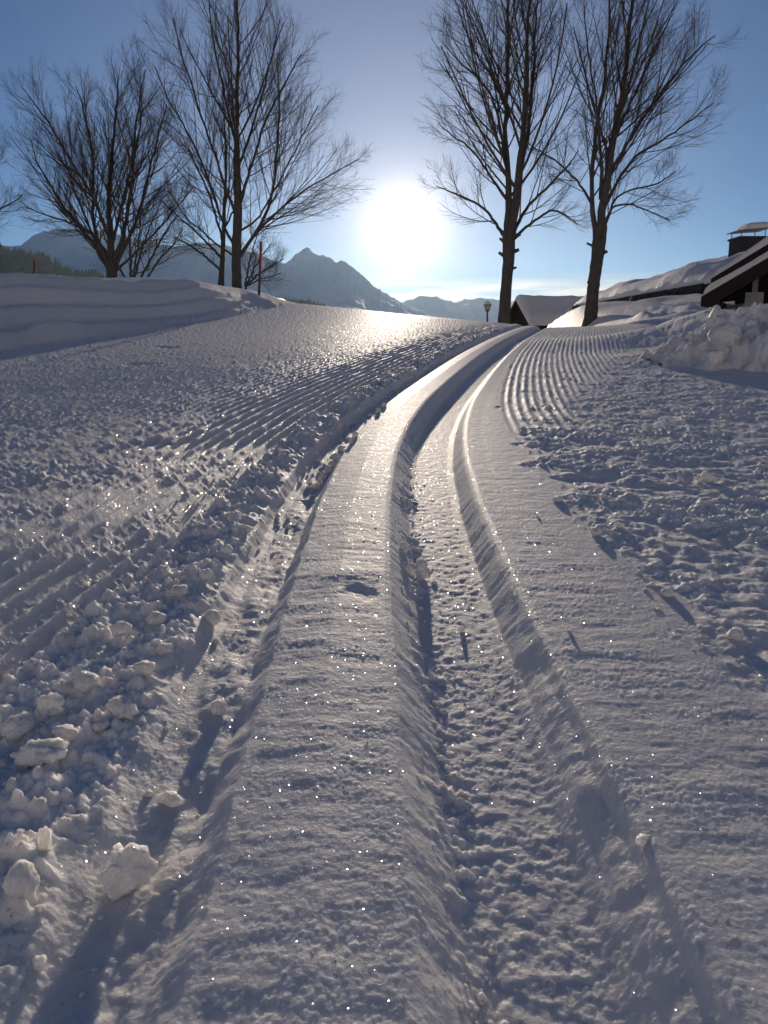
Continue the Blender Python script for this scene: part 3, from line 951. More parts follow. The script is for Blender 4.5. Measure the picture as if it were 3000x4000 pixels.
bare_tree('bare_tree', 'tall straight bare tree left of the sun, behind the snow bank', 24,
          [(926, 1150, 20), (924, 1080, 18), (922, 1000, 18), (928, 880, 17), (930, 760, 15)],
          [[(930, 780, 15), (928, 640, 13), (924, 520, 11), (926, 380, 9), (932, 240, 7), (930, 100, 6), (926, -60, 4), (930, -260, 2)],
           [(922, 1020, 10), (985, 930, 8), (1040, 840, 7), (1075, 700, 6), (1085, 540, 5), (1090, 380, 4), (1080, 220, 2)],
           [(924, 980, 8), (880, 900, 6), (840, 780, 5), (790, 640, 5), (720, 500, 4), (640, 370, 3), (590, 240, 2)],
           [(940, 990, 8), (1010, 900, 6), (1100, 810, 5), (1190, 740, 4), (1280, 690, 3), (1400, 620, 2)],
           [(930, 860, 8), (870, 700, 6), (820, 540, 5), (760, 360, 4), (710, 200, 3), (690, 90, 2)],
           [(932, 820, 8), (985, 660, 6), (1040, 500, 5), (1120, 360, 4), (1190, 250, 2)],
           [(930, 660, 7), (985, 470, 5), (1030, 300, 4), (1060, 140, 3), (1080, 20, 2)],
           [(927, 580, 7), (880, 400, 5), (840, 240, 4), (810, 90, 3), (790, -60, 2)],
           [(942, 900, 6), (1000, 870, 5), (1080, 760, 4), (1180, 600, 3), (1260, 470, 2)],
           [(918, 1000, 6), (880, 980, 5), (820, 930, 4), (740, 860, 3), (680, 760, 2)]],
          103, limbs=30, lenf=0.46)
bare_tree('bare_tree', 'slender young bare tree hard against the left side of the tall straight tree', 25,
          [(862, 1140, 14), (866, 1060, 12), (870, 1000, 11), (872, 930, 10)],
          [[(872, 940, 10), (875, 820, 8), (880, 700, 6), (878, 560, 5), (870, 420, 3), (866, 320, 2)],
           [(868, 1010, 7), (820, 960, 5), (760, 900, 4), (690, 840, 3), (630, 780, 2)],
           [(872, 950, 6), (840, 850, 5), (800, 740, 4), (740, 620, 3), (690, 520, 2)],
           [(864, 1060, 6), (800, 1000, 5), (730, 950, 4), (670, 920, 2)],
           [(873, 900, 5), (920, 800, 4), (960, 690, 3), (980, 570, 2)]],
          104, limbs=18, lenf=0.42)
bare_tree('bare_tree', 'wide vase shaped bare tree with low spreading limbs behind the snow bank', 26,
          [(438, 1110, 21), (438, 1080, 20), (437, 1045, 21), (436, 1020, 22)],
          [[(436, 1030, 15), (430, 940, 13), (425, 800, 11), (430, 660, 8), (445, 500, 6), (455, 380, 4), (460, 290, 2)],
           [(430, 1040, 12), (390, 960, 10), (362, 880, 8), (368, 720, 6), (360, 560, 5), (330, 420, 3), (300, 340, 2)],
           [(426, 1055, 11), (360, 950, 9), (290, 880, 7), (220, 790, 6), (150, 690, 4), (90, 600, 3), (60, 500, 2)],
           [(446, 1040, 12), (490, 920, 10), (520, 800, 8), (545, 660, 6), (560, 520, 5), (590, 400, 3), (610, 320, 2)],
           [(448, 1050, 10), (520, 920, 8), (575, 800, 7), (610, 680, 5), (650, 560, 4), (690, 450, 2)],
           [(436, 960, 8), (400, 800, 7), (330, 650, 5), (280, 540, 4), (210, 430, 2)],
           [(436, 960, 8), (465, 800, 7), (500, 640, 5), (520, 480, 4), (520, 330, 2)],
           [(380, 960, 7), (300, 820, 5), (230, 690, 4), (170, 560, 3), (140, 440, 2)],
           [(430, 1000, 7), (350, 910, 5), (250, 860, 4), (150, 830, 3), (80, 800, 2)],
           [(450, 1060, 7), (540, 970, 5), (620, 880, 4), (690, 790, 3), (740, 720, 2)]],
          105, limbs=32, lenf=0.48, angle=38)
bare_tree('bare_tree', 'low bare tree of several thin stems right of the vase shaped tree', 23,
          [(512, 1120, 9), (512, 1095, 8)],
          [[(512, 1110, 8), (510, 1020, 6), (500, 900, 4), (490, 800, 2)],
           [(520, 1110, 7), (545, 1000, 5), (585, 880, 4), (630, 780, 2)],
           [(536, 1112, 7), (590, 1000, 5), (640, 900, 4), (690, 830, 2)],
           [(560, 1112, 6), (620, 1020, 4), (680, 960, 3), (720, 900, 2)],
           [(500, 1110, 6), (470, 1030, 4), (440, 950, 3), (420, 880, 2)],
           [(515, 1100, 6), (530, 980, 4), (540, 880, 3), (545, 790, 2)]],
          106, limbs=10, lenf=0.5, angle=46, fine=(8, 5, 0))
bare_tree('bare_tree', 'bare tree cut off by the left edge of the picture', 25,
          [(-190, 1120, 22), (-192, 1040, 20), (-190, 960, 20)],
          [[(-190, 980, 16), (-190, 800, 12), (-195, 620, 9), (-190, 460, 5), (-190, 330, 2)],
           [(-186, 980, 10), (-120, 880, 8), (-70, 760, 6), (-30, 640, 4), (0, 540, 2)],
           [(-184, 960, 8), (-100, 880, 6), (-40, 820, 4), (30, 780, 3), (60, 750, 2)],
           [(-190, 900, 8), (-140, 720, 6), (-90, 580, 4), (-60, 460, 2)],
           [(-194, 960, 9), (-260, 820, 7), (-320, 660, 5), (-360, 520, 2)],
           [(-196, 900, 8), (-250, 700, 6), (-280, 520, 4), (-290, 400, 2)]],
          107, limbs=20, lenf=0.40)
bare_tree('bare_shrub', 'low tangled bare shrub between the straight tree and the red marker pole', 26,
          [(960, 1130, 6), (962, 1110, 5)],
          [[(962, 1120, 5), (985, 1060, 4), (1020, 1000, 3), (1060, 950, 2)],
           [(962, 1118, 5), (1010, 1070, 4), (1060, 1040, 3), (1110, 1010, 2)],
           [(958, 1118, 5), (970, 1040, 4), (990, 960, 3), (1010, 900, 2)],
           [(960, 1120, 4), (1020, 1090, 3), (1070, 1080, 2), (1100, 1070, 2)]],
          108, limbs=12, lenf=0.55, angle=50, fine=(8, 5, 0))

# ------------------------------------------------------------------ houses
old_wood = mat('weathered_wood', (0.028, 0.019, 0.015), 0.85, bump=0.006, bscale=14, var=0.4, stretch=(6, 6, 0.8))
red_wood = mat('red_stained_wood', (0.028, 0.014, 0.012), 0.8, bump=0.005, bscale=14, var=0.3, stretch=(6, 6, 0.8))
shingle_m = mat('dark_shingle', (0.045, 0.038, 0.034), 0.9, bump=0.01, bscale=20, var=0.3)
plaster = mat('grey_plaster', (0.42, 0.41, 0.40), 0.9, bump=0.004, bscale=30, var=0.12)
soot = mat('sooty_render', (0.05, 0.048, 0.047), 0.9, bump=0.006, bscale=18, var=0.25)
zinc = mat('zinc_sheet', (0.22, 0.23, 0.25), 0.45, bump=0.002, bscale=20, var=0.15, spec=0.5)
roof_snow_m = snow_mat('roof_snow', grain=0.004, gscale=40, sparkle=False, coarse=0.03, cscale=4)


def snow_slab(a, b, c, d, th, seed, parent, n=40, m=24, rw=0.35, ripple=0.06):
    """a blanket on the quad a b c d (roof plane corners): rounded edges, uneven top, closed below"""
    a, b, c, d = [np.array(p) for p in (a, b, c, d)]
    s, t = np.linspace(0, 1, n), np.linspace(0, 1, m)
    s, t = (np.sin((s - 0.5) * np.pi) + 1) / 2, (np.sin((t - 0.5) * np.pi) + 1) / 2
    S, T = np.meshgrid(s, t, indexing='ij')
    P = ((1 - S) * (1 - T))[..., None] * a + (S * (1 - T))[..., None] * b + (S * T)[..., None] * c + ((1 - S) * T)[..., None] * d
    ls, lt = np.linalg.norm(b - a), np.linalg.norm(d - a)
    e = np.minimum(np.minimum(S, 1 - S) * ls, np.minimum(T, 1 - T) * lt)
    r = np.sqrt(np.maximum(0, 1 - (1 - np.minimum(1, e / rw)) ** 2))
    hh = th * r * (1 + 0.22 * fbm(P[..., 0] * 0.7 + seed, P[..., 1] * 0.35, 3, seed)) + ripple * fbm(P[..., 0] * 0.9, P[..., 1] * 0.25 + seed, 3, seed + 5) * r
    top = P.copy()
    top[..., 2] += 0.012 + hh
    bot = P.copy()
    bot[..., 2] += 0.004
    V = np.concatenate([top.reshape(-1, 3), bot.reshape(-1, 3)])
    F = grid_faces(n, m)
    off = np.array(parent_loc(parent))
    F = np.concatenate([F, F[:, ::-1] + n * m])
    o = link_mesh('snow', mesh_np('snow', V - off, F), roof_snow_m, parent)
    return o


def roof_slab(a, b, c, d, th, m, parent, name='roof'):
    """a solid roof plane on the quad, th thick below it"""
    mb = MB()
    dn = Vector((0, 0, -th))
    q = [Vector(p) for p in (a, b, c, d)]
    mb.hexa([p + dn for p in q] + q)
    return mb.build(name, m, parent)


# long low roof running away behind the tree
en, ef, tf0 = at(2750, 1118, 27.3), at(2240, 1196, 43.0), at(2850, 1030, 43.0)
ef.z = en.z = (en.z + ef.z) / 2
up_v = (tf0 - ef) * 1.35
long_house = empty('farmhouse', (en.x + 3, (en.y + ef.y) / 2, -3.0), 'long low farmhouse with thick snow on its roof, behind the leaning tree', 'house')
tn, tf = en + up_v, ef + up_v
rf = roof_slab(en, ef, tf, tn, 0.30, old_wood, long_house)
snow_slab(en + Vector((0.0, 0, 0)), ef, tf, tn, 0.45, 3, rf, 70, 30, 0.7, 0.16)
for k in range(64):                                   # ragged shingle ends under the snow
    f = (k + 0.5) / 64
    p = en.lerp(ef, f)
    wdt = (ef - en).length / 64 * 0.47
    dr = (ef - en).normalized()
    dz = random.uniform(0.18, 0.42)
    ox = random.uniform(-0.10, 0.02)
    mb = MB().hexa([p - dr * wdt + Vector((ox - 0.08, 0, -dz)), p + dr * wdt + Vector((ox - 0.08, 0, -dz - random.uniform(-0.05, 0.05))), p + dr * wdt + Vector((ox + 0.02, 0, -dz + 0.02)), p - dr * wdt + Vector((ox + 0.02, 0, -dz + 0.02)),
                    p - dr * wdt + Vector((-0.03, 0, 0.05)), p + dr * wdt + Vector((-0.03, 0, 0.05)), p + dr * wdt + Vector((0.03, 0, 0.05)), p - dr * wdt + Vector((0.03, 0, 0.05))])
    mb.build('shingle', shingle_m, rf)
wall_x = en.x + 1.3
wy0, wy1 = en.y + 0.6, ef.y - 0.9
for k in range(22):
    z0, z1 = en.z - 0.35 - (k + 1) * 0.24, en.z - 0.35 - k * 0.24
    MB().box((wall_x + random.uniform(-0.012, 0.012), wy0, z0 + 0.008), (wall_x + 0.25, wy1, z1 - 0.008)).build('plank', old_wood, long_house)
MB().prism([(wall_x + 0.28, wy1, -3), (tf.x, wy1, -3), (tf.x, wy1, tf.z - 0.3), (wall_x + 0.28, wy1, en.z - 0.12)], (0, -0.2, 0)).build('wall', old_wood, long_house)
for k in range(12):
    p = en.lerp(ef, (k + 0.4) / 12) + Vector((0.12, 0, -0.26))
    q = p + up_v.normalized() * 1.6
    w = Vector((0, 0.09, 0))
    h = Vector((0, 0, -0.16))
    MB().hexa([p - w + h, p + w + h, q + w + h, q - w + h, p - w, p + w, q + w, q - w]).build('rafter', old_wood, long_house)
# chimney with its sheet cover and a cushion of snow
cy = 31.5
cl, cr = at(2888, 985, cy), at(2992, 985, cy)
ctop = at(2888, 930, cy).z
ch = MB().box((cl.x, cy, 3.0), (cr.x, cy + 1.0, ctop)).build('chimney', soot, long_house)
MB().box((cl.x - 0.05, cy - 0.05, ctop + 0.003), (cr.x + 0.05, cy + 1.05, ctop + 0.07)).build('crown_slab', soot, ch)
for ax in (cl.x + 0.06, cr.x - 0.06):
    for ay in (cy + 0.06, cy + 0.94):
        MB().tube((ax, ay, ctop + 0.07), (ax, ay, ctop + (0.27 if ax < cl.x + 0.5 else 0.34)), 0.018, k=6).build('cover_leg', zinc, ch)
ca, cb = Vector((cl.x - 0.1, cy - 0.1, ctop + 0.26)), Vector((cr.x + 0.12, cy - 0.1, ctop + 0.35))
cc, cd = cb + Vector((0, 1.2, 0)), ca + Vector((0, 1.2, 0))
cov = MB().hexa([ca, cb, cc, cd] + [p + Vector((0, 0, 0.025)) for p in (ca, cb, cc, cd)]).build('cover', zinc, ch)
sl = snow_slab(ca + Vector((0.3, 0.05, 0.03)), cb + Vector((-0.02, 0.05, 0.03)), cc + Vector((-0.02, -0.05, 0.03)), cd + Vector((0.3, -0.05, 0.03)), 0.26, 9, ch, 20, 16, 0.3, 0.02)

# gabled house at the right edge: a main roof and a lower porch roof in front of it
TURN = math.radians(27)
pe = at(2740, 1158, 17.0)
house = empty('timber_house', (pe.x, 17.0, -1.0), 'dark timber house with two snow edged gables at the right edge', 'house')


def gable(pe, slope_x, run, y0, y1, th_snow, seed, over):
    """left half of a gabled roof whose verge starts at the eave point pe and climbs to the right"""
    a = Vector((pe.x, y0, pe.z))
    b = Vector((pe.x, y1, pe.z))
    up = Vector((run, 0, run * slope_x))
    r = roof_slab(a, a + up, b + up, b, 0.16, old_wood, house)
    r2 = roof_slab(a + up, a + up * 1 + Vector((run, 0, -run * slope_x)), b + up + Vector((run, 0, -run * slope_x)), b + up, 0.16, old_wood, house)
    snow_slab(a + Vector((0.02, 0.06, 0)), a + up + Vector((0, 0.06, 0)), b + up, b + Vector((0.02, 0, 0)), th_snow, seed, r, 46, 24, 0.16, 0.03)
    snow_slab(a + up + Vector((0, 0.06, 0)), a + up + Vector((run, 0.06, -run * slope_x)), b + up + Vector((run, 0, -run * slope_x)), b + up, th_snow, seed + 1, r2, 30, 20, 0.16, 0.03)
    # barge board on the verge and purlin ends
    n = Vector((0, -0.05, 0))
    d1, d0 = Vector((0, 0, -0.02)), Vector((0, 0, -0.30))
    MB().hexa([a + d0 + n, a + up + d0 + n, a + up + d0 * 1, a + d0, a + d1 + n, a + up + d1 + n, a + up + d1, a + d1]).build('barge_board', red_wood, house)
    for f in (0.06, 0.36, 0.68):
        p = a + up * f + Vector((0, 0.03, -0.36))
        MB().box((p.x - 0.09, p.y, p.z - 0.12), (p.x + 0.09, p.y + over + 0.3, p.z + 0.12)).build('purlin', old_wood, house)
    return a, up


def unturn(p):
    """world point -> the house's own frame before it is turned"""
    dx, dy = p.x - pe.x, p.y - 17.0
    c, s_ = math.cos(TURN), math.sin(TURN)
    return Vector((pe.x + c * dx - s_ * dy, 17.0 + s_ * dx + c * dy, p.z))


a1, up1 = gable(pe, 0.60, 4.3, 17.0, 18.9, 0.17, 13, 1.2)
pe2 = unturn(at(2778, 1088, 19.4))
a2, up2 = gable(pe2, 0.62, 4.6, pe2.y, pe2.y + 5.5, 0.18, 17, 0.6)
gx0 = pe.x + 0.75
for k in range(34):                                    # upright boards of the front gable
    x0 = gx0 + k * 0.21
    rise = min(x0 - pe.x, 2 * 4.3 - (x0 - pe.x))
    if rise < 0.3:
        break
    top = pe.z + rise * 0.60 - 0.22
    MB().box((x0, 18.2 + random.uniform(-0.008, 0.008), -0.6), (x0 + 0.197, 18.28, top)).build('plank', old_wood if k % 5 else red_wood, house)
MB().box((gx0, 18.3, -0.6), (gx0 + 0.15, 24.6, pe.z + 0.15)).build('side_wall', old_wood, house)
gy = pe2.y + 0.5
MB().prism([(pe2.x + 0.5, gy, -0.6), (pe2.x + 8.6, gy, -0.6), (pe2.x + 8.6, gy, pe2.z + 0.2), (pe2.x + 4.6, gy, pe2.z + 4.6 * 0.62 - 0.3), (pe2.x + 0.5, gy, pe2.z + 0.02)], (0, 0.15, 0)).build('gable_wall', old_wood, house)
# plastered pillar under the porch roof
q0, q1 = unturn(at(2903, 1240, 17.3)), at(2966, 1142, 17.3)
pil = MB().box((q0.x, q0.y, -0.6), (q0.x + 0.34, q0.y + 0.30, q1.z)).build('pillar', plaster, house, bevel=0.015)
MB().box((q0.x + 0.12, q0.y + 0.06, q1.z + 0.002), (q0.x + 0.22, q0.y + 0.20, q1.z + 0.27)).build('pillar_post', plaster, pil)
# window in the shade of the gable
wx = gx0 + 1.9
win = MB().box((wx, 18.14, 0.75), (wx + 0.9, 18.19, 1.65)).build('window', plaster, house)
glass = mat('dark_glass', (0.02, 0.022, 0.025), 0.08, spec=0.6)
for i in (0, 1):
    for j in (0, 1):
        MB().box((wx + 0.06 + i * 0.41, 18.128, 0.81 + j * 0.40), (wx + 0.43 + i * 0.41, 18.138, 1.17 + j * 0.40)).build('pane', glass, win)

house.rotation_euler = (0, 0, -TURN)

# low shed with a snow covered roof between bank and houses
sh = empty('low_shed', (7.2, 20.5, 0.2), 'low red timber shed half buried in snow left of the gabled house', 'shed')
sa, sb = at(2640, 1210, 20.0), at(2800, 1192, 18.6)
sc_, sd = at(2770, 1164, 21.5), at(2440, 1198, 23.5)
rs = roof_slab(sa, sb, sc_, sd, 0.10, red_wood, sh)
snow_slab(sa, sb, sc_, sd, 0.13, 23, rs, 30, 20, 0.3, 0.05)
for k in range(12):
    f0, f1 = k / 12, (k + 0.94) / 12
    q0, q1 = sa.lerp(sb, f0) + Vector((0.1, 0.15, -0.12)), sa.lerp(sb, f1) + Vector((0.1, 0.15, -0.12))
    MB().hexa([(q0.x, q0.y, 0.1), (q1.x, q1.y, 0.1), (q1.x, q1.y + 0.05, 0.1), (q0.x, q0.y + 0.05, 0.1), tuple(q0), tuple(q1), (q1.x, q1.y + 0.05, q1.z), (q0.x, q0.y + 0.05, q0.z)]).build('plank', red_wood, sh)

# hut beyond the crest
hp1, hp2 = at(2096, 1272, 54.0), at(1984, 1264, 58.5)
hp2.z = hp1.z
apex = (hp1 + hp2) / 2
apex.z = at(2038, 1172, apex.y).z
gd = hp2 - hp1
along = Vector((gd.y, -gd.x, 0)).normalized() * 12.0
if along.x < 0:
    along = -along
hut = empty('barn', (apex.x + along.x / 2, apex.y + along.y / 2, -3.2), 'small gabled barn under smooth snow beyond the end of the ski track', 'house')
ov = -along.normalized() * 0.5
rr_ = roof_slab(hp1 + ov, apex + ov, apex + along, hp1 + along, 0.25, old_wood, hut)
rl_ = roof_slab(apex + ov, hp2 + ov, hp2 + along, apex + along, 0.25, old_wood, hut)
snow_slab(hp1 + ov, hp1 + along, apex + along, apex + ov, 0.5, 31, rr_, 40, 24, 0.5, 0.05)
snow_slab(apex + ov, apex + along, hp2 + along, hp2 + ov, 0.5, 32, rl_, 40, 24, 0.5, 0.05)
inw = (hp2 - hp1).normalized() * 0.35
for k in range(14):                                    # gable boards
    f0, f1 = k / 14, (k + 0.93) / 14
    b0, b1 = (hp1 + inw).lerp(hp2 - inw, f0), (hp1 + inw).lerp(hp2 - inw, f1)
    fm = (f0 + f1) / 2
    zt = hp1.z + (apex.z - hp1.z) * (1 - abs(fm - 0.5) * 2) - 0.28
    t_ = along.normalized() * 0.08
    MB().hexa([(b0.x, b0.y, -3.2), (b1.x, b1.y, -3.2), (b1.x + t_.x, b1.y + t_.y, -3.2), (b0.x + t_.x, b0.y + t_.y, -3.2), (b0.x, b0.y, zt), (b1.x, b1.y, zt), (b1.x + t_.x, b1.y + t_.y, zt), (b0.x + t_.x, b0.y + t_.y, zt)]).build('plank', old_wood, hut)
c0, c1 = hp1 + inw, hp1 + inw + along * 0.96
MB().hexa([(c0.x, c0.y, -3.2), (c1.x, c1.y, -3.2), (c1.x, c1.y + 0.2, -3.2), (c0.x, c0.y + 0.2, -3.2), (c0.x, c0.y, hp1.z), (c1.x, c1.y, hp1.z), (c1.x, c1.y + 0.2, hp1.z), (c0.x, c0.y + 0.2, hp1.z)]).build('wall', old_wood, hut)

# ------------------------------------------------------------------ lamp and marker poles
iron = mat('black_iron', (0.02, 0.021, 0.023), 0.5, spec=0.5)
lamp_glass = mat('lamp_glass', (0.35, 0.36, 0.36), 0.15, spec=0.6)
lp = at(1904, 1216, 30.0)
lamp = empty('street_lamp', (lp.x, lp.y, -1.9), 'small lantern street lamp beyond the crest, left of the fork trunk tree', 'street lamp')
MB().lathe((lp.x, lp.y, 0), [(0.07, -1.95), (0.07, -1.5), (0.035, -1.3), (0.03, lp.z - 0.3), (0.028, lp.z - 0.02), (0.055, lp.z)], 10).build('post', iron, lamp, smooth=True)
lan = MB().lathe(lp, [(0.055, 0.002), (0.075, 0.02), (0.08, 0.04)], 6).build('lantern', iron, lamp)
MB().lathe(lp, [(0.07, 0.042), (0.105, 0.20)], 6).build('glass', lamp_glass, lan)
for k in range(6):
    a_ = math.pi * 2 * k / 6
    MB().tube(lp + Vector((0.074 * math.cos(a_), 0.074 * math.sin(a_), 0.04)), lp + Vector((0.112 * math.cos(a_), 0.112 * math.sin(a_), 0.205)), 0.007, k=4).build('glazing_bar', iron, lan)
MB().lathe(lp, [(0.15, 0.204), (0.15, 0.22), (0.09, 0.275), (0.035, 0.30), (0.03, 0.33)], 12).build('hood', iron, lan)
MB().lathe(lp, [(0.135, 0.232), (0.12, 0.27), (0.08, 0.32), (0.045, 0.345), (0.01, 0.36)], 12).build('snow', roof_snow_m, lan, smooth=True)

red_paint = mat('red_paint', (0.32, 0.035, 0.022), 0.6, bump=0.001, bscale=60, var=0.25)
pole_wood = mat('pole_wood', (0.14, 0.075, 0.05), 0.85, bump=0.002, bscale=50, var=0.3, stretch=(4, 4, 0.6))


def marker_pole(label, pb, pt, Y, r):
    b_, t_ = at(*pb, Y), at(*pt, Y)
    gz = min(ground_z(b_.x, Y), b_.z)
    root = empty('marker_pole', (b_.x, Y, gz), label, 'marker pole', 'red snow marker poles')
    ax = (t_ - b_)
    lo = b_ - ax.normalized() * (b_.z - gz + 0.1)
    mid = b_ + ax * 0.42
    MB().tube(lo, mid, r * 1.05, r, 10).build('lower_section', pole_wood, root, smooth=False)
    MB().tube(mid + ax * 0.002, t_, r * 1.0, r * 0.95, 10).build('upper_section', red_paint, root)
    MB().lathe(t_, [(r * 0.93, 0.002), (r * 0.7, 0.006), (r * 0.2, 0.009)], 10).build('cap', red_paint, root)
    return root


marker_pole('tall red marker pole on the end of the snow bank', (1012, 1146), (1020, 945), 10.4, 0.0155)
marker_pole('short looking dark red marker pole behind the bank near the left edge', (133, 1085), (135, 1015), 12.5, 0.018)

# ------------------------------------------------------------------ shovelled heap and loose snow
chunk_m = snow_mat('chunk_snow', grain=0.002, gscale=320, sparkle=True, sss=0.008, coarse=0.005, cscale=110)


def hit(px, py):
    """where the view through a pixel meets the snow"""
    r = ray(px, py).normalized()
    d = np.concatenate([np.linspace(0.2, 3, 2801), np.linspace(3.003, 14, 2200)])
    xs, ys, zs = r.x * d, r.y * d, CAM_Z + r.z * d
    below = zs < height(xs, ys)
    i = int(np.argmax(below)) if below.any() else len(d) - 1
    return Vector((xs[i], ys[i], zs[i])), d[i]


hc = (2.18, 4.30)
gx_, gy_ = np.meshgrid(np.linspace(-1, 1, 200), np.linspace(-1, 1, 170), indexing='ij')
HX, HY = hc[0] + gx_ * 0.80, hc[1] + gy_ * 0.60
rad = np.sqrt(gx_ ** 2 + gy_ ** 2) + 0.16 * fbm(HX * 3.3, HY * 3.3, 3, 130)
dome = np.clip(1 - rad ** 1.7, -0.3, 1)
wx_, wy_ = HX + 0.09 * fbm(HX * 5, HY * 5, 3, 136), HY + 0.09 * fbm(HX * 5 + 7, HY * 5, 3, 137)
crag = np.abs(fbm(wx_ * 3.6, wy_ * 3.6, 4, 138)) * 0.10 + 0.035 * fbm(wx_ * 10, wy_ * 10, 4, 139, 0.6)
blocks = lumps(wx_ * 7, wy_ * 7, 131, 0.3) * 0.03 + lumps(wx_ * 19, wy_ * 19, 132, 0.5) * 0.022 + lumps(HX * 45, HY * 45, 133, 0.6) * 0.008
HZ = base_height(HX, HY) - 0.02 + np.where(dome > 0, 0.20 * np.maximum(dome, 0) ** 0.7, dome * 0.2) + (blocks + crag - 0.02) * np.clip(dome * 4, 0, 1)
heap = mesh_np('snow_heap', np.stack([HX - hc[0], HY - hc[1], HZ - ground_z(*hc)], -1).reshape(-1, 3), grid_faces(200, 170))
ho = link_mesh('snow_heap', heap, chunk_m)
ho.location = (hc[0], hc[1], ground_z(*hc))
tag(ho, 'rough shovelled heap of lumpy snow at the right edge', 'snow heap')


def heap_z(x, y):
    i = int(np.clip((x - hc[0]) / 0.80 * 0.5 + 0.5, 0, 1) * 199)
    j = int(np.clip((y - hc[1]) / 0.60 * 0.5 + 0.5, 0, 1) * 169)
    return HZ[i, j]


def lump_mesh(name, seed, rough=0.3, block=0.0, sub=4):
    bm = bmesh.new()
    bmesh.ops.create_icosphere(bm, subdivisions=sub, radius=1.0)
    o3 = Vector((seed * 3.7, seed * 1.3, seed * 2.1))
    for v in bm.verts:
        n = v.co.normalized()
        r = 1 + rough * mnoise.noise(n * 1.3 + o3) + rough * 0.6 * mnoise.noise(n * 3.1 + o3) + rough * 0.30 * mnoise.noise(n * 7 + o3) + rough * 0.22 * mnoise.noise(n * 15 + o3) + 0.05 * mnoise.noise(n * 34 + o3)
        if block:
            cubic = 1 / max(abs(n.x), abs(n.y), abs(n.z))
            r *= 1 - block + block * min(cubic, 1.45)
        v.co = n * r
    for f in bm.faces:
        f.smooth = True
    me = bpy.data.meshes.new(name)
    bm.to_mesh(me)
    bm.free()
    me.materials.append(chunk_m)
    return me


ORD = ['nearest', 'second nearest', 'third nearest', 'fourth nearest', 'fifth nearest', 'sixth nearest', 'seventh nearest', 'eighth nearest', 'ninth nearest', 'tenth nearest', 'eleventh nearest', 'twelfth nearest']


def lump(label, px, py, size_px, seed, scl=(1, 1, 0.9), rough=0.3, block=0.0, sub=4, on_heap=None, group=None, me=None, name='snow_lump'):
    """a loose lump whose foot shows at (px, py) and which is size_px wide"""
    if on_heap:
        Y = on_heap
        p = at(px, py, Y)
        p.z = heap_z(p.x, p.y) - 0.004
        d = Y
    else:
        p, d = hit(px, py)
        p.z = ground_z(p.x, p.y)
    r = size_px / 2 / FPX * d
    o = bpy.data.objects.new(name, me or lump_mesh(name, seed, rough, block, sub))
    o.location = (p.x, p.y + r * scl[1] * 0.5, p.z + r * scl[2] * 0.72)
    o.scale = (r * scl[0], r * scl[1], r * scl[2])
    o.rotation_euler = (random.uniform(-0.2, 0.2), random.uniform(-0.2, 0.2), random.uniform(0, 6.28) if not block else random.uniform(-0.3, 0.3))
    COL.objects.link(o)
    return tag(o, label, 'snow lump', group)


lump('largest loose snow lump, angular with a pointed top, lower left foreground', 475, 3500, 150, 5, (1, 0.8, 1.2), 0.6)
lump('round porous snow lump at the left edge, level with the largest lump', 75, 3500, 105, 2, (1, 0.9, 1.05), 0.24)
lump('small round snow lump on the left groove wall', 850, 2790, 58, 3, (1, 1, 1.0), 0.22)
lump('flattened snow lump in the left groove below the round one', 660, 3150, 75, 4, (1.2, 0.8, 0.7), 0.35)
lump('snow ball at the foot of the crumbly berm casting a long dark shadow', 825, 2440, 64, 5, (1, 1, 1), 0.18)
lump('upright snow lump in the right groove beside the dented ridge', 1648, 2260, 62, 6, (0.85, 0.8, 1.35), 0.36)
lump('snow lump fallen against the ridge wall above the upright lump', 1578, 2160, 44, 7, (0.9, 0.8, 1.1), 0.3)
lump('tiny snow pellet alone on the right groove floor', 1805, 2470, 24, 8, (0.8, 0.8, 1.2), 0.2)
lump('snow pellet alone on the smooth right shoulder', 2222, 2465, 22, 9, (0.8, 0.8, 1.0), 0.2)
lump('pale icy slab standing on edge at the left edge of the berm', 175, 3320, 60, 10, (0.7, 0.4, 1.6), 0.25, 0.3)
lump('broad ragged snow clod with two knobs on the berm at the left edge', 150, 2990, 140, 11, (1.25, 0.8, 0.62), 0.55)
lump('knobby snow clod above the ragged clod on the berm', 190, 2790, 100, 12, (1.1, 0.8, 0.7), 0.45)
lump('rounded snow clod at the right foot of the berm', 470, 2810, 95, 13, (1.1, 0.9, 0.8), 0.35)
lump('small crumb of snow in the bottom left corner', 150, 3790, 45, 14, (1, 1, 0.9), 0.3)
lump('snow lump on the right shoulder edge by the crumbled snow, low right', 2510, 3300, 46, 15, (1.3, 0.8, 0.6), 0.35)
lump('small icy snow lump on the rough snow at the right edge', 2765, 1880, 52, 16, (1, 0.8, 0.8), 0.3)
lump('rounded snow boulder perched on top of the shovelled heap', 2850, 1275, 118, 17, (1.05, 0.9, 0.95), 0.22, 0.1, on_heap=4.12)
lump('square cut snow block below the perched boulder', 2795, 1325, 75, 18, (1, 0.9, 0.8), 0.28, 0.4, on_heap=3.98)
row = [(1500, 1588, 20), (1478, 1612, 22), (1388, 1706, 24), (1370, 1730, 22), (1332, 1764, 28), (1312, 1800, 36), (1296, 1826, 30), (1282, 1848, 32), (1262, 1872, 30), (1250, 1892, 24), (1236, 1910, 26)]
for i, (a_, b_, c_) in enumerate(sorted(row, key=lambda q: -q[1])):
    lump('small snow ball in the bead row along the left groove, %s the camera' % ORD[i], a_, b_, c_, 60 + i, (1, 1, 1), 0.2, 0, 3, group='snow balls along the left groove')
shared = [lump_mesh('snow_lump', 80 + i, 0.35, 0, 3) for i in range(4)]
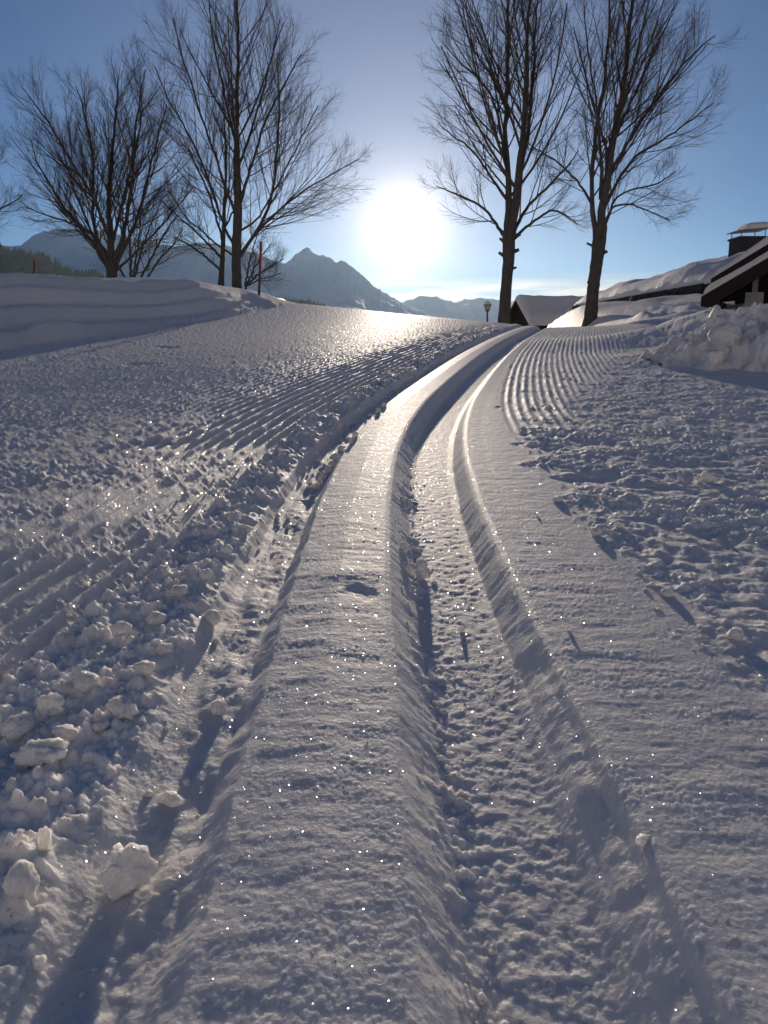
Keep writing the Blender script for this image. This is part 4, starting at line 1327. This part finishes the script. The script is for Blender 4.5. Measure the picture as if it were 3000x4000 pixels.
for i, (a_, b_, c_) in enumerate(sorted(((640, 2560, 60), (560, 2640, 70), (470, 2480, 70), (700, 2330, 60), (610, 2440, 64), (330, 2700, 90), (60, 2880, 100), (880, 2160, 46), (800, 2260, 50), (960, 2080, 40), (250, 2900, 80), (390, 2860, 60)), key=lambda q: -q[1])):
    lump('snow clod on the berm left of the groove, %s the camera' % ORD[i], a_, b_, c_, 0, (1.1, 1, 0.75), group='clods along the berm', me=shared[i % 4])
for i, (a_, b_, c_) in enumerate(sorted(((2180, 1960, 34), (2330, 2090, 40), (2420, 2060, 30), (2610, 2330, 44), (2880, 2500, 60), (2110, 1710, 26)), key=lambda q: -q[1])):
    lump('snow clod on rough snow right of the track, %s the camera' % ORD[i], a_, b_, c_, 0, (1.1, 1, 0.7), group='clods right of the track', me=shared[(i + 1) % 4])

# loose crumbs, too many to count
R4 = np.random.default_rng(77)
N = 7500
cy_ = 0.28 * (9.0 / 0.28) ** (R4.random(N) ** 1.5)
side = R4.random(N)
cu = np.where(side < 0.55, R4.normal(-0.26, 0.05, N) - 0.11 * np.maximum(0, 1.4 - cy_) * R4.random(N),
     np.where(side < 0.68, R4.normal(0.040, 0.012, N), np.where(side < 0.71, R4.normal(-0.165, 0.012, N), np.where(side < 0.94, 0.30 + np.abs(R4.normal(0, 0.22, N)), R4.uniform(-0.12, 0.3, N)))))
cx_ = np.interp(cy_, _yy, _xx) + cu
keepm = (fbm(cx_ * 5, cy_ * 4, 2, 140) + 0.15 > R4.random(N) * 0.7 - 0.25)
keepm &= ~((side >= 0.55) & (side < 0.68) & (cy_ > 1.7))
keepm &= ~((side >= 0.94) & ((R4.random(N) < 0.85) | (cy_ > 1.3)))
cx_, cy_ = cx_[keepm], cy_[keepm]
cs = np.minimum(0.0010 * np.exp(R4.exponential(0.55, len(cx_))), 0.005) * (0.45 + 0.45 * np.minimum(cy_, 3))
cz_ = height(cx_, cy_) + cs * 0.1
nearm = cy_ < 0.95


def crumb_mesh(sel, sub):
    bm = bmesh.new()
    bmesh.ops.create_icosphere(bm, subdivisions=sub, radius=1.0)
    iv = np.array([v.co for v in bm.verts])
    jf = np.array([[v.index for v in f.verts] for f in bm.faces])
    bm.free()
    m = int(sel.sum())
    jv = 1 + 0.13 * R4.standard_normal((m, len(iv), 1))
    v = np.stack([cx_, cy_, cz_], -1)[sel][:, None, :] + iv[None] * jv * cs[sel][:, None, None] * (np.array([1, 1, 0.85]) + 0.15 * R4.standard_normal((m, 1, 3)))
    return v.reshape(-1, 3), (jf[None] + (np.arange(m) * len(iv))[:, None, None]).reshape(-1, 3)


_a, _b2 = crumb_mesh(nearm, 2), crumb_mesh(~nearm, 1)
CV = np.vstack([_a[0], _b2[0]])
CF = np.vstack([_a[1], _b2[1] + len(_a[0])])
crumbs = link_mesh('snow_crumbs', mesh_np('snow_crumbs', CV, CF), chunk_m)
tag(crumbs, 'loose crumbs of snow scattered beside the ski track', 'snow', kind='stuff')

# ------------------------------------------------------------------ air
haze_m = bpy.data.materials.new('thin_haze')
haze_m.use_nodes = True
_nt = haze_m.node_tree
_nt.nodes.remove(_nt.nodes['Principled BSDF'])
_pv = _nt.nodes.new('ShaderNodeVolumePrincipled')
_pv.inputs['Color'].default_value = (0.58, 0.82, 1.0, 1)
_pv.inputs['Density'].default_value = 2.5e-5
_pv.inputs['Anisotropy'].default_value = 0.6
_nt.links.new(_pv.outputs[0], _nt.nodes['Material Output'].inputs['Volume'])
haze = MB().box((-9500, -3600, -60), (9500, 8600, 820)).build('haze', haze_m)
tag(haze, 'thin winter haze in the valley air', 'haze', kind='stuff')
